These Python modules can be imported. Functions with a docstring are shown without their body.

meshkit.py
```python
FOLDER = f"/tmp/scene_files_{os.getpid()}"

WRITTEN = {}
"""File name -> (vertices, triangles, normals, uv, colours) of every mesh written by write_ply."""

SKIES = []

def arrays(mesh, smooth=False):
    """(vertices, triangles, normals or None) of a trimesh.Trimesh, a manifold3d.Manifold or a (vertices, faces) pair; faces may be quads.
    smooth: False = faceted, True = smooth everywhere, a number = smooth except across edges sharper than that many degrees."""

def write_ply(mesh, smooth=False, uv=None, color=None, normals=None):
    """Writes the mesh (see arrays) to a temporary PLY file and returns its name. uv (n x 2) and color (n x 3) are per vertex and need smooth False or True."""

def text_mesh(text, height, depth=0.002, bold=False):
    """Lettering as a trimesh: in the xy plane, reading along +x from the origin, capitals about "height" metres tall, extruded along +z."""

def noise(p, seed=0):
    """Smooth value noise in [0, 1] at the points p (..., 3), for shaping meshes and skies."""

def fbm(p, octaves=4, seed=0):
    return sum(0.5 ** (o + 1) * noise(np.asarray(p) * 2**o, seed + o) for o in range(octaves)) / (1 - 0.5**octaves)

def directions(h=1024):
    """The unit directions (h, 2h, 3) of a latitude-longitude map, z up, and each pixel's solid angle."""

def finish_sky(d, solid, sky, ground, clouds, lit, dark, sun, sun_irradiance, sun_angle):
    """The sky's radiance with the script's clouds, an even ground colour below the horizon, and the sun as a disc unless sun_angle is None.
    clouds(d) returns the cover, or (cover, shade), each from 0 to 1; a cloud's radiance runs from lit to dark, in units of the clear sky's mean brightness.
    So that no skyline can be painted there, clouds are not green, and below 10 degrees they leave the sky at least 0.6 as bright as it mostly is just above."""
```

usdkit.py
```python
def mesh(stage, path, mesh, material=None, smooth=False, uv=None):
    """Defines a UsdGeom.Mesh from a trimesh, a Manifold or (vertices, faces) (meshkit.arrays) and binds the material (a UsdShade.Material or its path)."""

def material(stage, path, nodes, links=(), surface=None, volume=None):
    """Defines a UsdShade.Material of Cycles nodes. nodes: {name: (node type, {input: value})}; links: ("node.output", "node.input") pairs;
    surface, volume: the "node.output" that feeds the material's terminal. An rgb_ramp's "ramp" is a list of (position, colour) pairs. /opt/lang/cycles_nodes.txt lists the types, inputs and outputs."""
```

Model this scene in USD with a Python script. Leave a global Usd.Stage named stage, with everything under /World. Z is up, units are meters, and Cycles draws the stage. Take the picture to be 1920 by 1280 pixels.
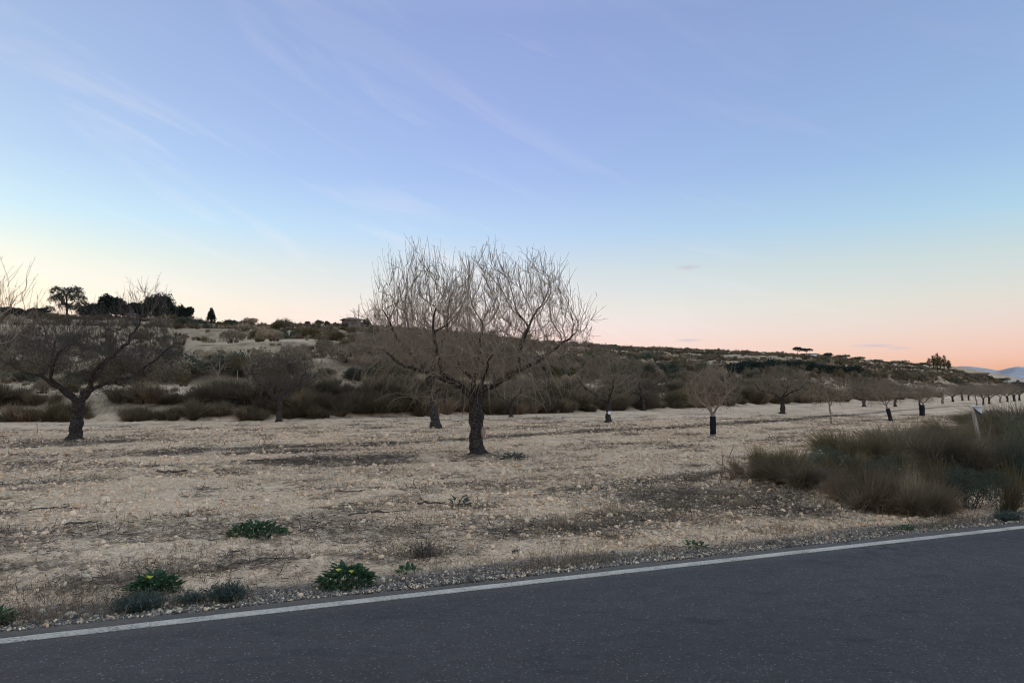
import math, random
import numpy as np
import trimesh
from scipy.spatial import cKDTree
from pxr import Gf, Sdf, Usd, UsdGeom, UsdLux, UsdShade, Vt
import meshkit, usdkit

stage = Usd.Stage.CreateInMemory()
UsdGeom.SetStageUpAxis(stage, "Z")
UsdGeom.SetStageMetersPerUnit(stage, 1.0)
UsdGeom.Xform.Define(stage, "/World")
UsdGeom.Scope.Define(stage, "/World/Looks")
L = "/World/Looks/"

# ---------------------------------------------------------------- camera
EYE, FPX = 1.5, 1387.0                      # eye height above the road, focal length in photo pixels (1920 wide)
HORIZON = 720.0                             # row of the level horizon in the photo
cam = UsdGeom.Camera.Define(stage, "/World/camera")
cam.CreateHorizontalApertureAttr(36.0)
cam.CreateVerticalApertureAttr(24.0)
cam.CreateFocalLengthAttr(36.0 * FPX / 1920.0)
cam.CreateClippingRangeAttr(Gf.Vec2f(0.05, 60000.0))
cam.AddTranslateOp().Set(Gf.Vec3d(0, 0, EYE))
PITCH = math.degrees(math.atan((HORIZON - 640.0) / FPX))
cam.AddRotateXOp().Set(90.0 + PITCH)
cam.CreateExposureAttr(EXPOSURE := 0.98)

# ---------------------------------------------------------------- sky (dusk: the sun has just gone down behind the hill on the left)
SUN_AZ, SUN_EL = math.radians(-62.0), math.radians(1.6)

def sky():
    n = {
        "tc": ("texture_coordinate", {}),
        "sep": ("separate_xyz", {}),
        "sky": ("sky_texture", {"sky_type": "single_scattering", "sun_disc": False, "sun_elevation": SUN_EL, "sun_rotation": SUN_AZ,
                                "altitude": 300.0, "air_density": 1.0, "aerosol_density": 1.2, "ozone_density": 2.2}),
        "soft": ("gamma", {"gamma": 0.42}),
        "tint": ("rgb_ramp", {"ramp": SKY_RAMP}),
        "mul": ("mix", {"mix_type": "multiply", "fac": 1.0}),
        "azf": ("map_range", {"from_min": -1.0, "from_max": 1.0}), "azt": ("rgb_ramp", {"ramp": AZ_RAMP}), "mul0": ("mix", {"mix_type": "multiply", "fac": 1.0}),
        "lowf": ("map_range", {"from_min": 0.06, "from_max": 0.20, "to_min": 1.0, "to_max": 0.0, "clamp": True}), "lowt": ("rgb_ramp", {"ramp": LOW_RAMP}), "mullow": ("mix", {"mix_type": "multiply"}),
        "bg": ("background_shader", {"strength": 0.12}),
        # cirrus: stretched noise on the dome
        "crot": ("mapping", {"rotation": (0.0, math.radians(-24), 0.0)}), "cmap": ("mapping", {"scale": (1.9, 2.6, 12.0), "location": (0.35, 0.2, 0.1)}), "cleft": ("map_range", {"from_min": -0.45, "from_max": 0.35, "to_min": 1.0, "to_max": 0.3, "clamp": True}), "cm2": ("math", {"math_type": "multiply"}),
        "cn": ("noise_texture", {"scale": 1.5, "detail": 5.0, "roughness": 0.55, "distortion": 0.6}),
        "cr": ("map_range", {"from_min": 0.54, "from_max": 0.76, "to_min": 0.0, "to_max": 0.42, "clamp": True}),
        "ce": ("map_range", {"from_min": 0.06, "from_max": 0.42, "to_min": 1.0, "to_max": 0.25, "clamp": True}),
        "cm": ("math", {"math_type": "multiply"}),
        "cmix": ("mix", {"mix_type": "mix", "color2": CIRRUS}),
    }
    l = [("tc.generated", "sep.vector"), ("sky.color", "soft.color"), ("sep.z", "tint.fac"), ("soft.color", "mul0.color1"), ("sep.x", "azf.value"), ("azf.result", "azt.fac"), ("azt.color", "mul0.color2"), ("mul0.color", "mul.color1"), ("tint.color", "mul.color2"),
         ("tc.generated", "crot.vector"), ("crot.vector", "cmap.vector"), ("sep.x", "cleft.value"), ("cm.value", "cm2.value1"), ("cleft.result", "cm2.value2"), ("cmap.vector", "cn.vector"), ("cn.fac", "cr.value"), ("sep.z", "ce.value"), ("cr.result", "cm.value1"), ("ce.result", "cm.value2"),
         ("mul.color", "mullow.color1"), ("azf.result", "lowt.fac"), ("lowt.color", "mullow.color2"), ("sep.z", "lowf.value"), ("lowf.result", "mullow.fac"), ("mullow.color", "cmix.color1"), ("cm2.value", "cmix.fac")]
    last = "cmix.color"
    # a few small grey evening clouds low on the right: soft ellipses of direction broken up by noise
    n["gmap"] = ("mapping", {"scale": (14.0, 14.0, 70.0)})
    n["gn"] = ("noise_texture", {"scale": 1.6, "detail": 4.0, "roughness": 0.6})
    l += [("tc.generated", "gmap.vector"), ("gmap.vector", "gn.vector")]
    for i, (px, py, hw, hh, k) in enumerate(SMALL_CLOUDS):
        d = np.array([(px - 960) / FPX, 1.0, (HORIZON - py) / FPX]); q = 1 / np.linalg.norm(d); d *= q
        a = math.atan2(d[0], d[1])
        # rotate the direction so that the cloud's centre lies on +y, subtract, scale to the ellipse
        n[f"m{i}"] = ("mapping", {"rotation": (0, 0, a), "location": (0, 0, -d[2]), })
        n[f"k{i}"] = ("mapping", {"scale": (FPX / hw / q, 0.0, FPX / hh / q)})
        n[f"len{i}"] = ("vector_math", {"math_type": "length"})
        n[f"f{i}"] = ("math", {"math_type": "multiply_add", "value2": 1.3})      # noise*1.3 + dist
        n[f"g{i}"] = ("map_range", {"from_min": 0.75, "from_max": 1.55, "to_min": k, "to_max": 0.0, "clamp": True})
        n[f"x{i}"] = ("mix", {"mix_type": "mix", "color2": GREYCLOUD})
        l += [("tc.generated", f"m{i}.vector"), (f"m{i}.vector", f"k{i}.vector"), (f"k{i}.vector", f"len{i}.vector1"), ("gn.fac", f"f{i}.value1"), (f"len{i}.value", f"f{i}.value3"),
              (f"f{i}.value", f"g{i}.value"), (last, f"x{i}.color1"), (f"g{i}.result", f"x{i}.fac")]
        last = f"x{i}.color"
    l.append((last, "bg.color"))
    m = usdkit.material(stage, L + "evening_sky", n, l, surface="bg.background")
    dome = UsdLux.DomeLight.Define(stage, "/World/sky")
    UsdShade.MaterialBindingAPI.Apply(dome.GetPrim()).Bind(m)
    dome.GetPrim().SetCustomDataByKey("kind", "structure")

SKY_RAMP = [(0.0, (4.5, 3.0, 5.8)), (0.05, (4.1, 3.0, 4.2)), (0.10, (3.85, 3.2, 3.6)), (0.15, (3.4, 3.15, 3.45)), (0.20, (2.72, 3.0, 3.75)),
            (0.27, (2.33, 2.55, 3.65)), (0.35, (2.2, 2.33, 3.45)), (0.45, (2.12, 2.18, 3.25)), (0.7, (3.7, 3.4, 3.9)), (1.0, (5.2, 4.6, 4.7))]
AZ_RAMP = [(0.0, (0.90, 1.02, 0.87)), (0.2, (0.90, 1.02, 0.87)), (0.35, (.94, 1.0, .94)), (0.5, (1.0, 1.0, 1.0)), (0.78, (1.0, 1.09, 1.0)), (1.0, (1.0, 1.06, 1.0))]
LOW_RAMP = [(0.0, (0.99, 0.955, 0.87)), (0.35, (0.99, 0.955, 0.87)), (0.5, (1.01, 1.04, 0.96)), (0.60, (1.01, 1.06, 1.0)), (0.70, (1.01, 1.03, .97)), (0.80, (1.02, .95, .92)), (1.0, (1.02, .95, .92))]
CIRRUS = (4.4, 4.0, 3.9)
GREYCLOUD = (2.5, 2.3, 2.7)
SMALL_CLOUDS = [(1295, 500, 30, 7, 0.7), (1290, 638, 34, 4, 0.7), (1640, 648, 50, 5, 0.7), (1690, 652, 30, 4, 0.5), (1350, 655, 40, 3, 0.4)]
sky()

sun = UsdLux.DistantLight.Define(stage, "/World/sun")
sun.CreateIntensityAttr(0.12)
sun.CreateAngleAttr(12.0)
sun.CreateColorAttr(Gf.Vec3f(1.0, 0.82, 0.64))
sun.GetPrim().CreateAttribute("inputs:normalize", Sdf.ValueTypeNames.Bool).Set(True)
sun.AddRotateZOp().Set(-math.degrees(SUN_AZ))            # the light shines along its -z axis
sun.AddRotateXOp().Set(math.degrees(SUN_EL) - 90.0)

# ---------------------------------------------------------------- helpers
rng = np.random.default_rng(7)
counts = {}

def numbered(name, parent="/World"):
    k = counts.get((parent, name), -1) + 1
    counts[(parent, name)] = k
    return f"{parent}/{name}" if k == 0 else f"{parent}/{name}_{k:03d}"

def tag(prim, label=None, cat=None, group=None, kind=None):
    p = prim.GetPrim() if hasattr(prim, "GetPrim") else prim
    for k, v in (("label", label), ("category", cat), ("group", group), ("kind", kind)):
        if v:
            p.SetCustomDataByKey(k, v)
    return p

def mat(name, nodes, links=(), surface="p.BSDF", volume=None):
    return usdkit.material(stage, L + name, nodes, links, surface=surface, volume=volume)

def empty(name, loc=(0, 0, 0), rz=0.0, sc=(1, 1, 1), tilt=(0, 0)):
    x = UsdGeom.Xform.Define(stage, numbered(name))
    place(x, loc, rz, sc, tilt)
    return x

def place(x, loc, rz=0.0, sc=(1, 1, 1), tilt=(0, 0)):
    x.AddTranslateOp().Set(Gf.Vec3d(*map(float, loc)))
    if tilt[0] or tilt[1]:
        x.AddRotateXYZOp().Set(Gf.Vec3f(float(tilt[0]), float(tilt[1]), 0))
    x.AddRotateZOp().Set(float(rz))
    if tuple(sc) != (1, 1, 1):
        x.AddScaleOp().Set(Gf.Vec3f(*map(float, sc)))

def obj(name, m, material, parent="/World", smooth=False):
    parent = str(parent.GetPath()) if hasattr(parent, "GetPath") else parent
    return usdkit.mesh(stage, numbered(name, parent), m, material, smooth=smooth)

def shape(name):
    """A class prim: a thing's shape with its parts, referenced by each individual."""
    path = numbered(name)
    stage.CreateClassPrim(path)
    UsdGeom.Xform.Define(stage, path).GetPrim().SetSpecifier(Sdf.SpecifierClass)
    return stage.GetPrimAtPath(path)

def copy(name, cls, loc, rz, sc, label, cat, group=None, tilt=(0, 0), instance=True):
    x = empty(name, loc, rz, sc, tilt)
    x.GetPrim().GetReferences().AddInternalReference(cls.GetPath())
    x.GetPrim().SetInstanceable(instance)
    tag(x, label, cat, group)
    return x

def merge(parts):
    vs, fs, n = [], [], 0
    for v, f in parts:
        vs.append(v); fs.append(np.asarray(f) + n); n += len(v)
    return np.vstack(vs), np.vstack(fs)

def tube(p, r, sides=5, cap=True):
    p = np.asarray(p, float); r = np.broadcast_to(np.asarray(r, float), (len(p),))
    t = np.gradient(p, axis=0); t /= np.linalg.norm(t, axis=1, keepdims=True) + 1e-12
    ref = np.array([0.31, 0.95, 0.05]) if abs(t[0, 2]) > 0.6 else np.array([0.02, 0.05, 1.0])
    a = np.cross(t, ref); a /= np.linalg.norm(a, axis=1, keepdims=True) + 1e-12
    b = np.cross(t, a)
    g = np.arange(sides) * 2 * np.pi / sides
    v = p[:, None] + r[:, None, None] * (np.cos(g)[None, :, None] * a[:, None] + np.sin(g)[None, :, None] * b[:, None])
    i, j = np.meshgrid(np.arange(len(p) - 1), np.arange(sides), indexing="ij")
    A, B, C, D = i * sides + j, i * sides + (j + 1) % sides, (i + 1) * sides + (j + 1) % sides, (i + 1) * sides + j
    f = np.concatenate([np.stack([A, B, C], -1).reshape(-1, 3), np.stack([A, C, D], -1).reshape(-1, 3)])
    v = v.reshape(-1, 3)
    if cap:
        n = len(v)
        v = np.vstack([v, p[:1], p[-1:]])
        k = np.arange(sides); e = (len(p) - 1) * sides
        f = np.vstack([f, np.stack([np.full(sides, n), (k + 1) % sides, k], -1), np.stack([np.full(sides, n + 1), e + k, e + (k + 1) % sides], -1)])
    return v, f[:, [0, 2, 1]]

def box(x0, x1, y0, y1, z0, z1):
    v = np.array([[x, y, z] for z in (z0, z1) for y in (y0, y1) for x in (x0, x1)], float)
    return v, np.array([[0, 2, 3], [0, 3, 1], [4, 5, 7], [4, 7, 6], [0, 1, 5], [0, 5, 4], [2, 6, 7], [2, 7, 3], [0, 4, 6], [0, 6, 2], [1, 3, 7], [1, 7, 5]])

def unit(v):
    return v / (np.linalg.norm(v, axis=-1, keepdims=True) + 1e-12)

def blades(base, d, length, width, droop, segs=3, r=rng, wob=0.08):
    """N curved tapering strips. base (N,3), d (N,3) start direction, droop: how far they bend down."""
    n = len(base)
    side = unit(np.cross(d, r.normal(size=(n, 3))))
    pts, cur, dd = [base], base.copy(), unit(d)
    for k in range(segs):
        cur = cur + dd * (length / segs)[:, None]
        dd = unit(dd + np.array([0, 0, -1.0]) * (droop / segs)[:, None] + r.normal(size=(n, 3)) * wob)
        pts.append(cur)
    v = []
    for k in range(segs):
        w = (width * (1 - 0.75 * k / segs))[:, None]
        v += [pts[k] - side * w, pts[k] + side * w]
    v.append(pts[-1])
    m = 2 * segs + 1
    V = np.stack(v, 1).reshape(-1, 3)
    f = []
    for k in range(segs - 1):
        a, b, c, e = 2 * k, 2 * k + 1, 2 * k + 3, 2 * k + 2
        f += [[a, b, c], [a, c, e]]
    f.append([2 * segs - 2, 2 * segs - 1, 2 * segs])
    F = (np.arange(n)[:, None, None] * m + np.array(f)[None]).reshape(-1, 3)
    return V, F

def leaves(c, size, r=rng, aspect=0.5, up=None):
    """N small folded leaf quads (two triangles) at the points c."""
    n = len(c)
    a = unit(r.normal(size=(n, 3)))
    if up is not None:
        a = unit(a + np.array([0, 0, up]))
    b = unit(np.cross(a, r.normal(size=(n, 3))))
    s = np.broadcast_to(np.asarray(size, float), (n,))[:, None]
    nrm = np.cross(a, b)
    v = np.stack([c, c + a * s * 0.55 + b * s * aspect / 2 + nrm * s * 0.12, c + a * s, c + a * s * 0.55 - b * s * aspect / 2 + nrm * s * 0.12], 1).reshape(-1, 3)
    f = (np.arange(n)[:, None, None] * 4 + np.array([[0, 1, 2], [0, 2, 3]])[None]).reshape(-1, 3)
    return v, f

# ---------------------------------------------------------------- terrain
RA = math.atan(0.4136)                       # the road runs to the right, away from the camera
CA, SA = math.cos(RA), math.sin(RA)

def uv_of(x, y):
    return x * CA + y * SA, -x * SA + y * CA

def xy_of(u, v):
    return u * CA - v * SA, u * SA + v * CA

def flat(x, y):
    u, v = uv_of(x, y)
    w = np.clip((v - 8) / 6, 0, 1)
    q = np.maximum(u - 10.0, 0)
    return -0.0105 * w * q * q / (q + 8.0)

def hit(px, py, fn=flat):
    """The point of the ground seen at a pixel of the photograph."""
    X, Z = (px - 960.0) / FPX, (HORIZON - py) / FPX
    d = np.concatenate([np.arange(2.5, 60, 0.02), np.arange(60, 420, 0.2)])
    below = EYE + Z * d < fn(X * d, d)
    k = int(np.argmax(below)) if below.any() else len(d) - 1
    return X * d[k], d[k], float(fn(np.array([X * d[k]]), np.array([d[k]]))[0])

EDGE = [hit(*p)[:2] for p in ((0, 790), (250, 789), (500, 788), (800, 780), (1100, 772), (1280, 765), (1450, 757), (1700, 748.5), (1830, 744), (1920, 741))]
EDGE = [(-220, 10), (-120, 18), (-60, 25), (-38, 28)] + EDGE
ex, ey = np.array(EDGE).T
dxe, dye = ex[-1] - ex[-3], ey[-1] - ey[-3]
EDGE = np.vstack([np.array(EDGE), [[ex[-1] + dxe * k, ey[-1] + dye * k] for k in (2, 8)]])
tt = np.concatenate([[0], np.cumsum(np.hypot(*np.diff(EDGE, axis=0).T))])
ts = np.arange(0, tt[-1], 0.5)
EX, EY = np.interp(ts, tt, EDGE[:, 0]), np.interp(ts, tt, EDGE[:, 1])
for _ in range(30):
    EX[1:-1] = (EX[:-2] + 2 * EX[1:-1] + EX[2:]) / 4; EY[1:-1] = (EY[:-2] + 2 * EY[1:-1] + EY[2:]) / 4
ETREE = cKDTree(np.stack([EX, EY], 1))

def st_of(x, y):
    """(distance beyond the far edge of the field, distance along it)"""
    d, i = ETREE.query(np.stack([np.ravel(x), np.ravel(y)], 1))
    s = np.where(np.ravel(y) > np.interp(np.ravel(x), EX, EY), d, -d)
    return s.reshape(np.shape(x)), ts[i].reshape(np.shape(x))

PS = [-1, 0, 3.2, 13, 16.5, 29, 32.5, 50, 54, 78, 83, 120, 126, 175, 182, 232, 300, 420, 900]
PZ = [0, 0, 1.0, 1.55, 2.9, 3.7, 5.0, 6.3, 7.7, 9.5, 10.8, 13.4, 14.6, 17.6, 18.6, 20.6, 19.5, 16, 2]
RIDGE_PX = [-900, -300, 0, 200, 360, 430, 700, 860, 1000, 1100, 1200, 1300, 1450, 1600, 1750, 1850, 1920, 2300, 3200]
RIDGE_UP = [120, 128, 128, 124, 118, 109, 108, 94, 82, 73, 66, 63, 57, 47, 36, 30, 27, 18, 10]

def noise2(x, y, f, octaves=3, seed=0, fy=None):
    return meshkit.fbm(np.stack([x * f, y * (fy or f), np.zeros_like(x) + seed * 7.31], -1), octaves, seed)

def profile(s, t, x, y):
    w = np.clip(s / 6, 0, 1)
    s2 = s + w * (5.0 * (noise2(x, y, 0.035, 2, 3) - 0.5) + 1.6 * (noise2(x, y, 0.2, 2, 4) - 0.5))
    return np.interp(np.clip(s2, 0, None) * (s > 0), PS, PZ)

AZ = np.linspace(-1.25, 1.25, 160)
KAZ = []
for a in AZ:
    d = np.arange(12, 1400, 1.5)
    x, y = d * math.sin(a), d * math.cos(a)
    s, t = st_of(x, y)
    P, F = profile(s, t, x, y), flat(x, y)
    want = np.interp(960 + FPX * math.tan(a), RIDGE_PX, RIDGE_UP) / FPX * math.cos(a)
    far = (s > 20) & (s < 260)
    k = ((want * d + EYE - F)[far] / np.maximum(P[far], .1)).min() if far.any() else 0.5
    KAZ.append(np.clip(k, 0.15, 2.5))
KAZ = np.array(KAZ)
for _ in range(6):
    KAZ[1:-1] = (KAZ[:-2] + 2 * KAZ[1:-1] + KAZ[2:]) / 4

BANKS = []                                   # low mounds (x, y, radius along the road, radius across, height)
def smooth01(x):
    x = np.clip(x, 0, 1); return x * x * (3 - 2 * x)

def ground(x, y, fine=True):
    x, y = np.asarray(x, float), np.asarray(y, float)
    u, v = uv_of(x, y)
    s, t = st_of(x, y)
    k = np.interp(np.arctan2(x, np.maximum(y, 1e-3)), AZ, KAZ)
    z = flat(x, y) + k * profile(s, t, x, y)
    w = np.clip(s / 12, 0, 1)
    z += w * (noise2(x, y, 0.11, 3, 8) - 0.5) * np.clip(0.5 + s / 130, 0, 2.2)
    for bx, by, ru, rv, h in BANKS:
        bu, bv = uv_of(bx, by)
        z += h * np.exp(-((u - bu) / ru) ** 2 - ((v - bv) / rv) ** 2)
    field = smooth01((v - 5.5) / 1.5) * (1 - w)
    z += field * 0.10 * (noise2(u, v, 0.18, 2, 11, 0.5) - 0.5)
    if fine:
        amp = field * np.clip(1.25 - v / 90, 0.3, 1)
        clod = noise2(u, v, 5.5, 4, 21, 7.5)
        row = noise2(u, v, 0.5, 3, 31, 2.6)
        patch = smooth01((noise2(u, v, 0.3, 2, 41, 0.55) - 0.35) / 0.25)
        z += amp * (0.13 * (clod - 0.5) * (0.4 + patch) + 0.10 * (row - 0.5))
        sh = smooth01((v - 5.45) / 0.1) * (1 - smooth01((v - 6.2) / 0.6))
        z += sh * 0.025 * (noise2(u, v, 14, 2, 51) - 0.5)
    # below the road slab, and a shallow shoulder next to it
    z += -0.16 * smooth01((5.44 - v) / 0.06) + 0.16 * smooth01((-1.35 - v) / 0.06) - 0.02 * smooth01((v - 5.4) / 0.2) * (1 - smooth01((v - 6.4) / 1))
    return z

def gz(x, y):
    return float(ground(np.array([x]), np.array([y]), False)[0])

def hitg(px, py):
    return hit(px, py, lambda x, y: ground(x, y, False))

# the bank with bushes beside the road, on the right
for px, py, ru, rv, h in ((1620, 905, 1.6, 1.0, 0.30), (1800, 880, 2.4, 1.3, 0.42), (1480, 905, 1.5, 0.9, 0.16), (1960, 830, 5.0, 1.8, 0.5)):
    x, y, _ = hit(px, py)
    BANKS.append((x, y, ru, rv, h))

# dark litter: (photo pixel of the middle, radius along the road, radius across, strength)
PATCH = [(620, 860, 1.5, .7, 1.25), (690, 868, 1.0, .4, 1.1), (560, 845, 1.6, .4, 1.0), (500, 838, 3.0, .35, .8), (145, 828, 1.7, .35, .8), (240, 826, 1.2, .3, .7), (60, 835, 1.6, .4, .7), (700, 830, 2.2, .4, .6),
         (897, 852, .7, .4, .6), (960, 855, .7, .3, .6), (30, 905, 1.2, .25, .6), (20, 960, .25, .12, .9),
         (1060, 980, 1.2, .55, .75), (1180, 965, 1.1, .6, .7), (1290, 930, 1.0, .9, 1.0), (1400, 935, 1.0, .7, .95), (1500, 950, .8, .45, .8), (1250, 900, 1.3, .6, .8), (1330, 890, .9, .5, .7),
         (800, 1030, .55, .22, .8), (660, 1035, .6, .25, .4), (440, 1050, .9, .25, .6), (200, 1080, .55, .25, .75), (60, 1060, .8, .2, .6), (520, 1040, .6, .2, .5),
         (1335, 822, .8, .4, .5), (1140, 793, .9, .5, .4), (822, 803, .8, .4, .4), (1290, 815, .5, .3, .6), (330, 885, .6, .2, .5), (840, 945, .6, .15, .5), (430, 985, .6, .15, .3)]
PATCH = [(*uv_of(*hit(px, py)[:2]), ru, rv, k) for px, py, ru, rv, k in PATCH]
TRACK = np.array([hit(*p)[:2] for p in ((300, 852), (401, 842), (693, 834), (860, 822), (1040, 811), (1246, 802), (1480, 787), (1644, 773), (1779, 761))])
_t = np.concatenate([np.linspace(a, b, 200) for a, b in zip(TRACK[:-1], TRACK[1:])])
TTREE = cKDTree(_t)
RUT = np.array([hit(*p)[:2] for p in ((520, 985), (800, 925), (1000, 893), (1250, 852), (1420, 828), (1600, 798), (1720, 783))])
RTREE = cKDTree(np.concatenate([np.linspace(a, b, 200) for a, b in zip(RUT[:-1], RUT[1:])]))

def litter(x, y):
    u, v = uv_of(x, y)
    m = 0.42 * smooth01((noise2(u, v, 0.33, 4, 61, 0.8) - 0.52) / 0.2) * smooth01((v - 6.1) / 1.0)
    m = np.maximum(m, 0.48 * smooth01((noise2(u, v, 1.3, 3, 62, 4.2) - 0.56) / 0.12) * smooth01((v - 6.5) / 1))
    for bu, bv, ru, rv, k in PATCH:
        d2 = ((u - bu) / ru) ** 2 + ((v - bv) / rv) ** 2
        m = np.maximum(m, k * np.exp(-d2 * 0.9))
    d, _ = TTREE.query(np.stack([np.ravel(x), np.ravel(y)], 1))
    m = np.maximum(m, 0.8 * np.exp(-(d.reshape(np.shape(x)) / 0.42) ** 2))
    for off in (0.0, 1.5):
        d, _ = RTREE.query(np.stack([np.ravel(x + off * SA), np.ravel(y - off * CA)], 1))
        m = np.maximum(m, 0.34 * np.exp(-(d.reshape(np.shape(x)) / 0.13) ** 2) * (0.4 + noise2(u, v, .8, 2, 66)))
    return m

def grow_axis(lo, hi, step, rate, a, b):
    c = list(np.arange(lo, hi, step))
    for sgn, end in ((1, b), (-1, a)):
        p, h, out = (c[-1] if sgn > 0 else c[0]), step, []
        while (end - p) * sgn > 0:
            h *= 1 + rate * (2.0 if abs(p) > 700 else 1)
            p += sgn * h; out.append(p)
        c = c + out if sgn > 0 else out[::-1] + c
    return np.array(c)

gu = grow_axis(-7, 15, 0.05, 0.03, -5200, 6000)
gv = np.unique(np.round(np.concatenate([np.arange(5.30, 5.60, 0.03), grow_axis(5.6, 11, 0.042, 0.021, 5.6, 6500), -grow_axis(1.25, 1.7, 0.05, 0.12, 1.2, 3000)]), 4))
U, V = np.meshgrid(gu, gv)
GX, GY = xy_of(U, V)
GZ = ground(GX, GY)
fars = np.hypot(GX, GY)
GZ = np.where(fars > 1200, GZ - 0.01 * (fars - 1200).clip(0, 3000), GZ)
S_, T_ = st_of(GX, GY)
S2_ = S_ + np.clip(S_ / 6, 0, 1) * (5.0 * (noise2(GX, GY, 0.035, 2, 3) - 0.5) + 1.6 * (noise2(GX, GY, 0.2, 2, 4) - 0.5))
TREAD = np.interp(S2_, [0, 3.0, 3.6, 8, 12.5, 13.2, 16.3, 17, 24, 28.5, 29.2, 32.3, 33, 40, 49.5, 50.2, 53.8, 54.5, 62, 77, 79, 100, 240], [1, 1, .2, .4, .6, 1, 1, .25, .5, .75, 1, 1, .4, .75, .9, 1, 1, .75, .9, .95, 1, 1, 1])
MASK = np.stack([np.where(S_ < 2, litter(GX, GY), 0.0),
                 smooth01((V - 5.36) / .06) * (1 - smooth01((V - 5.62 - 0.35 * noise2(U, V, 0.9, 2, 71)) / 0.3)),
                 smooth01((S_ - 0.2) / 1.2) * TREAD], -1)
i, j = np.meshgrid(np.arange(len(gv) - 1), np.arange(len(gu) - 1), indexing="ij")
n_ = len(gu)
A_ = (i * n_ + j).ravel()
GF = np.vstack([np.stack([A_, A_ + 1, A_ + n_ + 1], 1), np.stack([A_, A_ + n_ + 1, A_ + n_], 1)])
GP = np.stack([GX, GY, GZ], -1).reshape(-1, 3)

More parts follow.
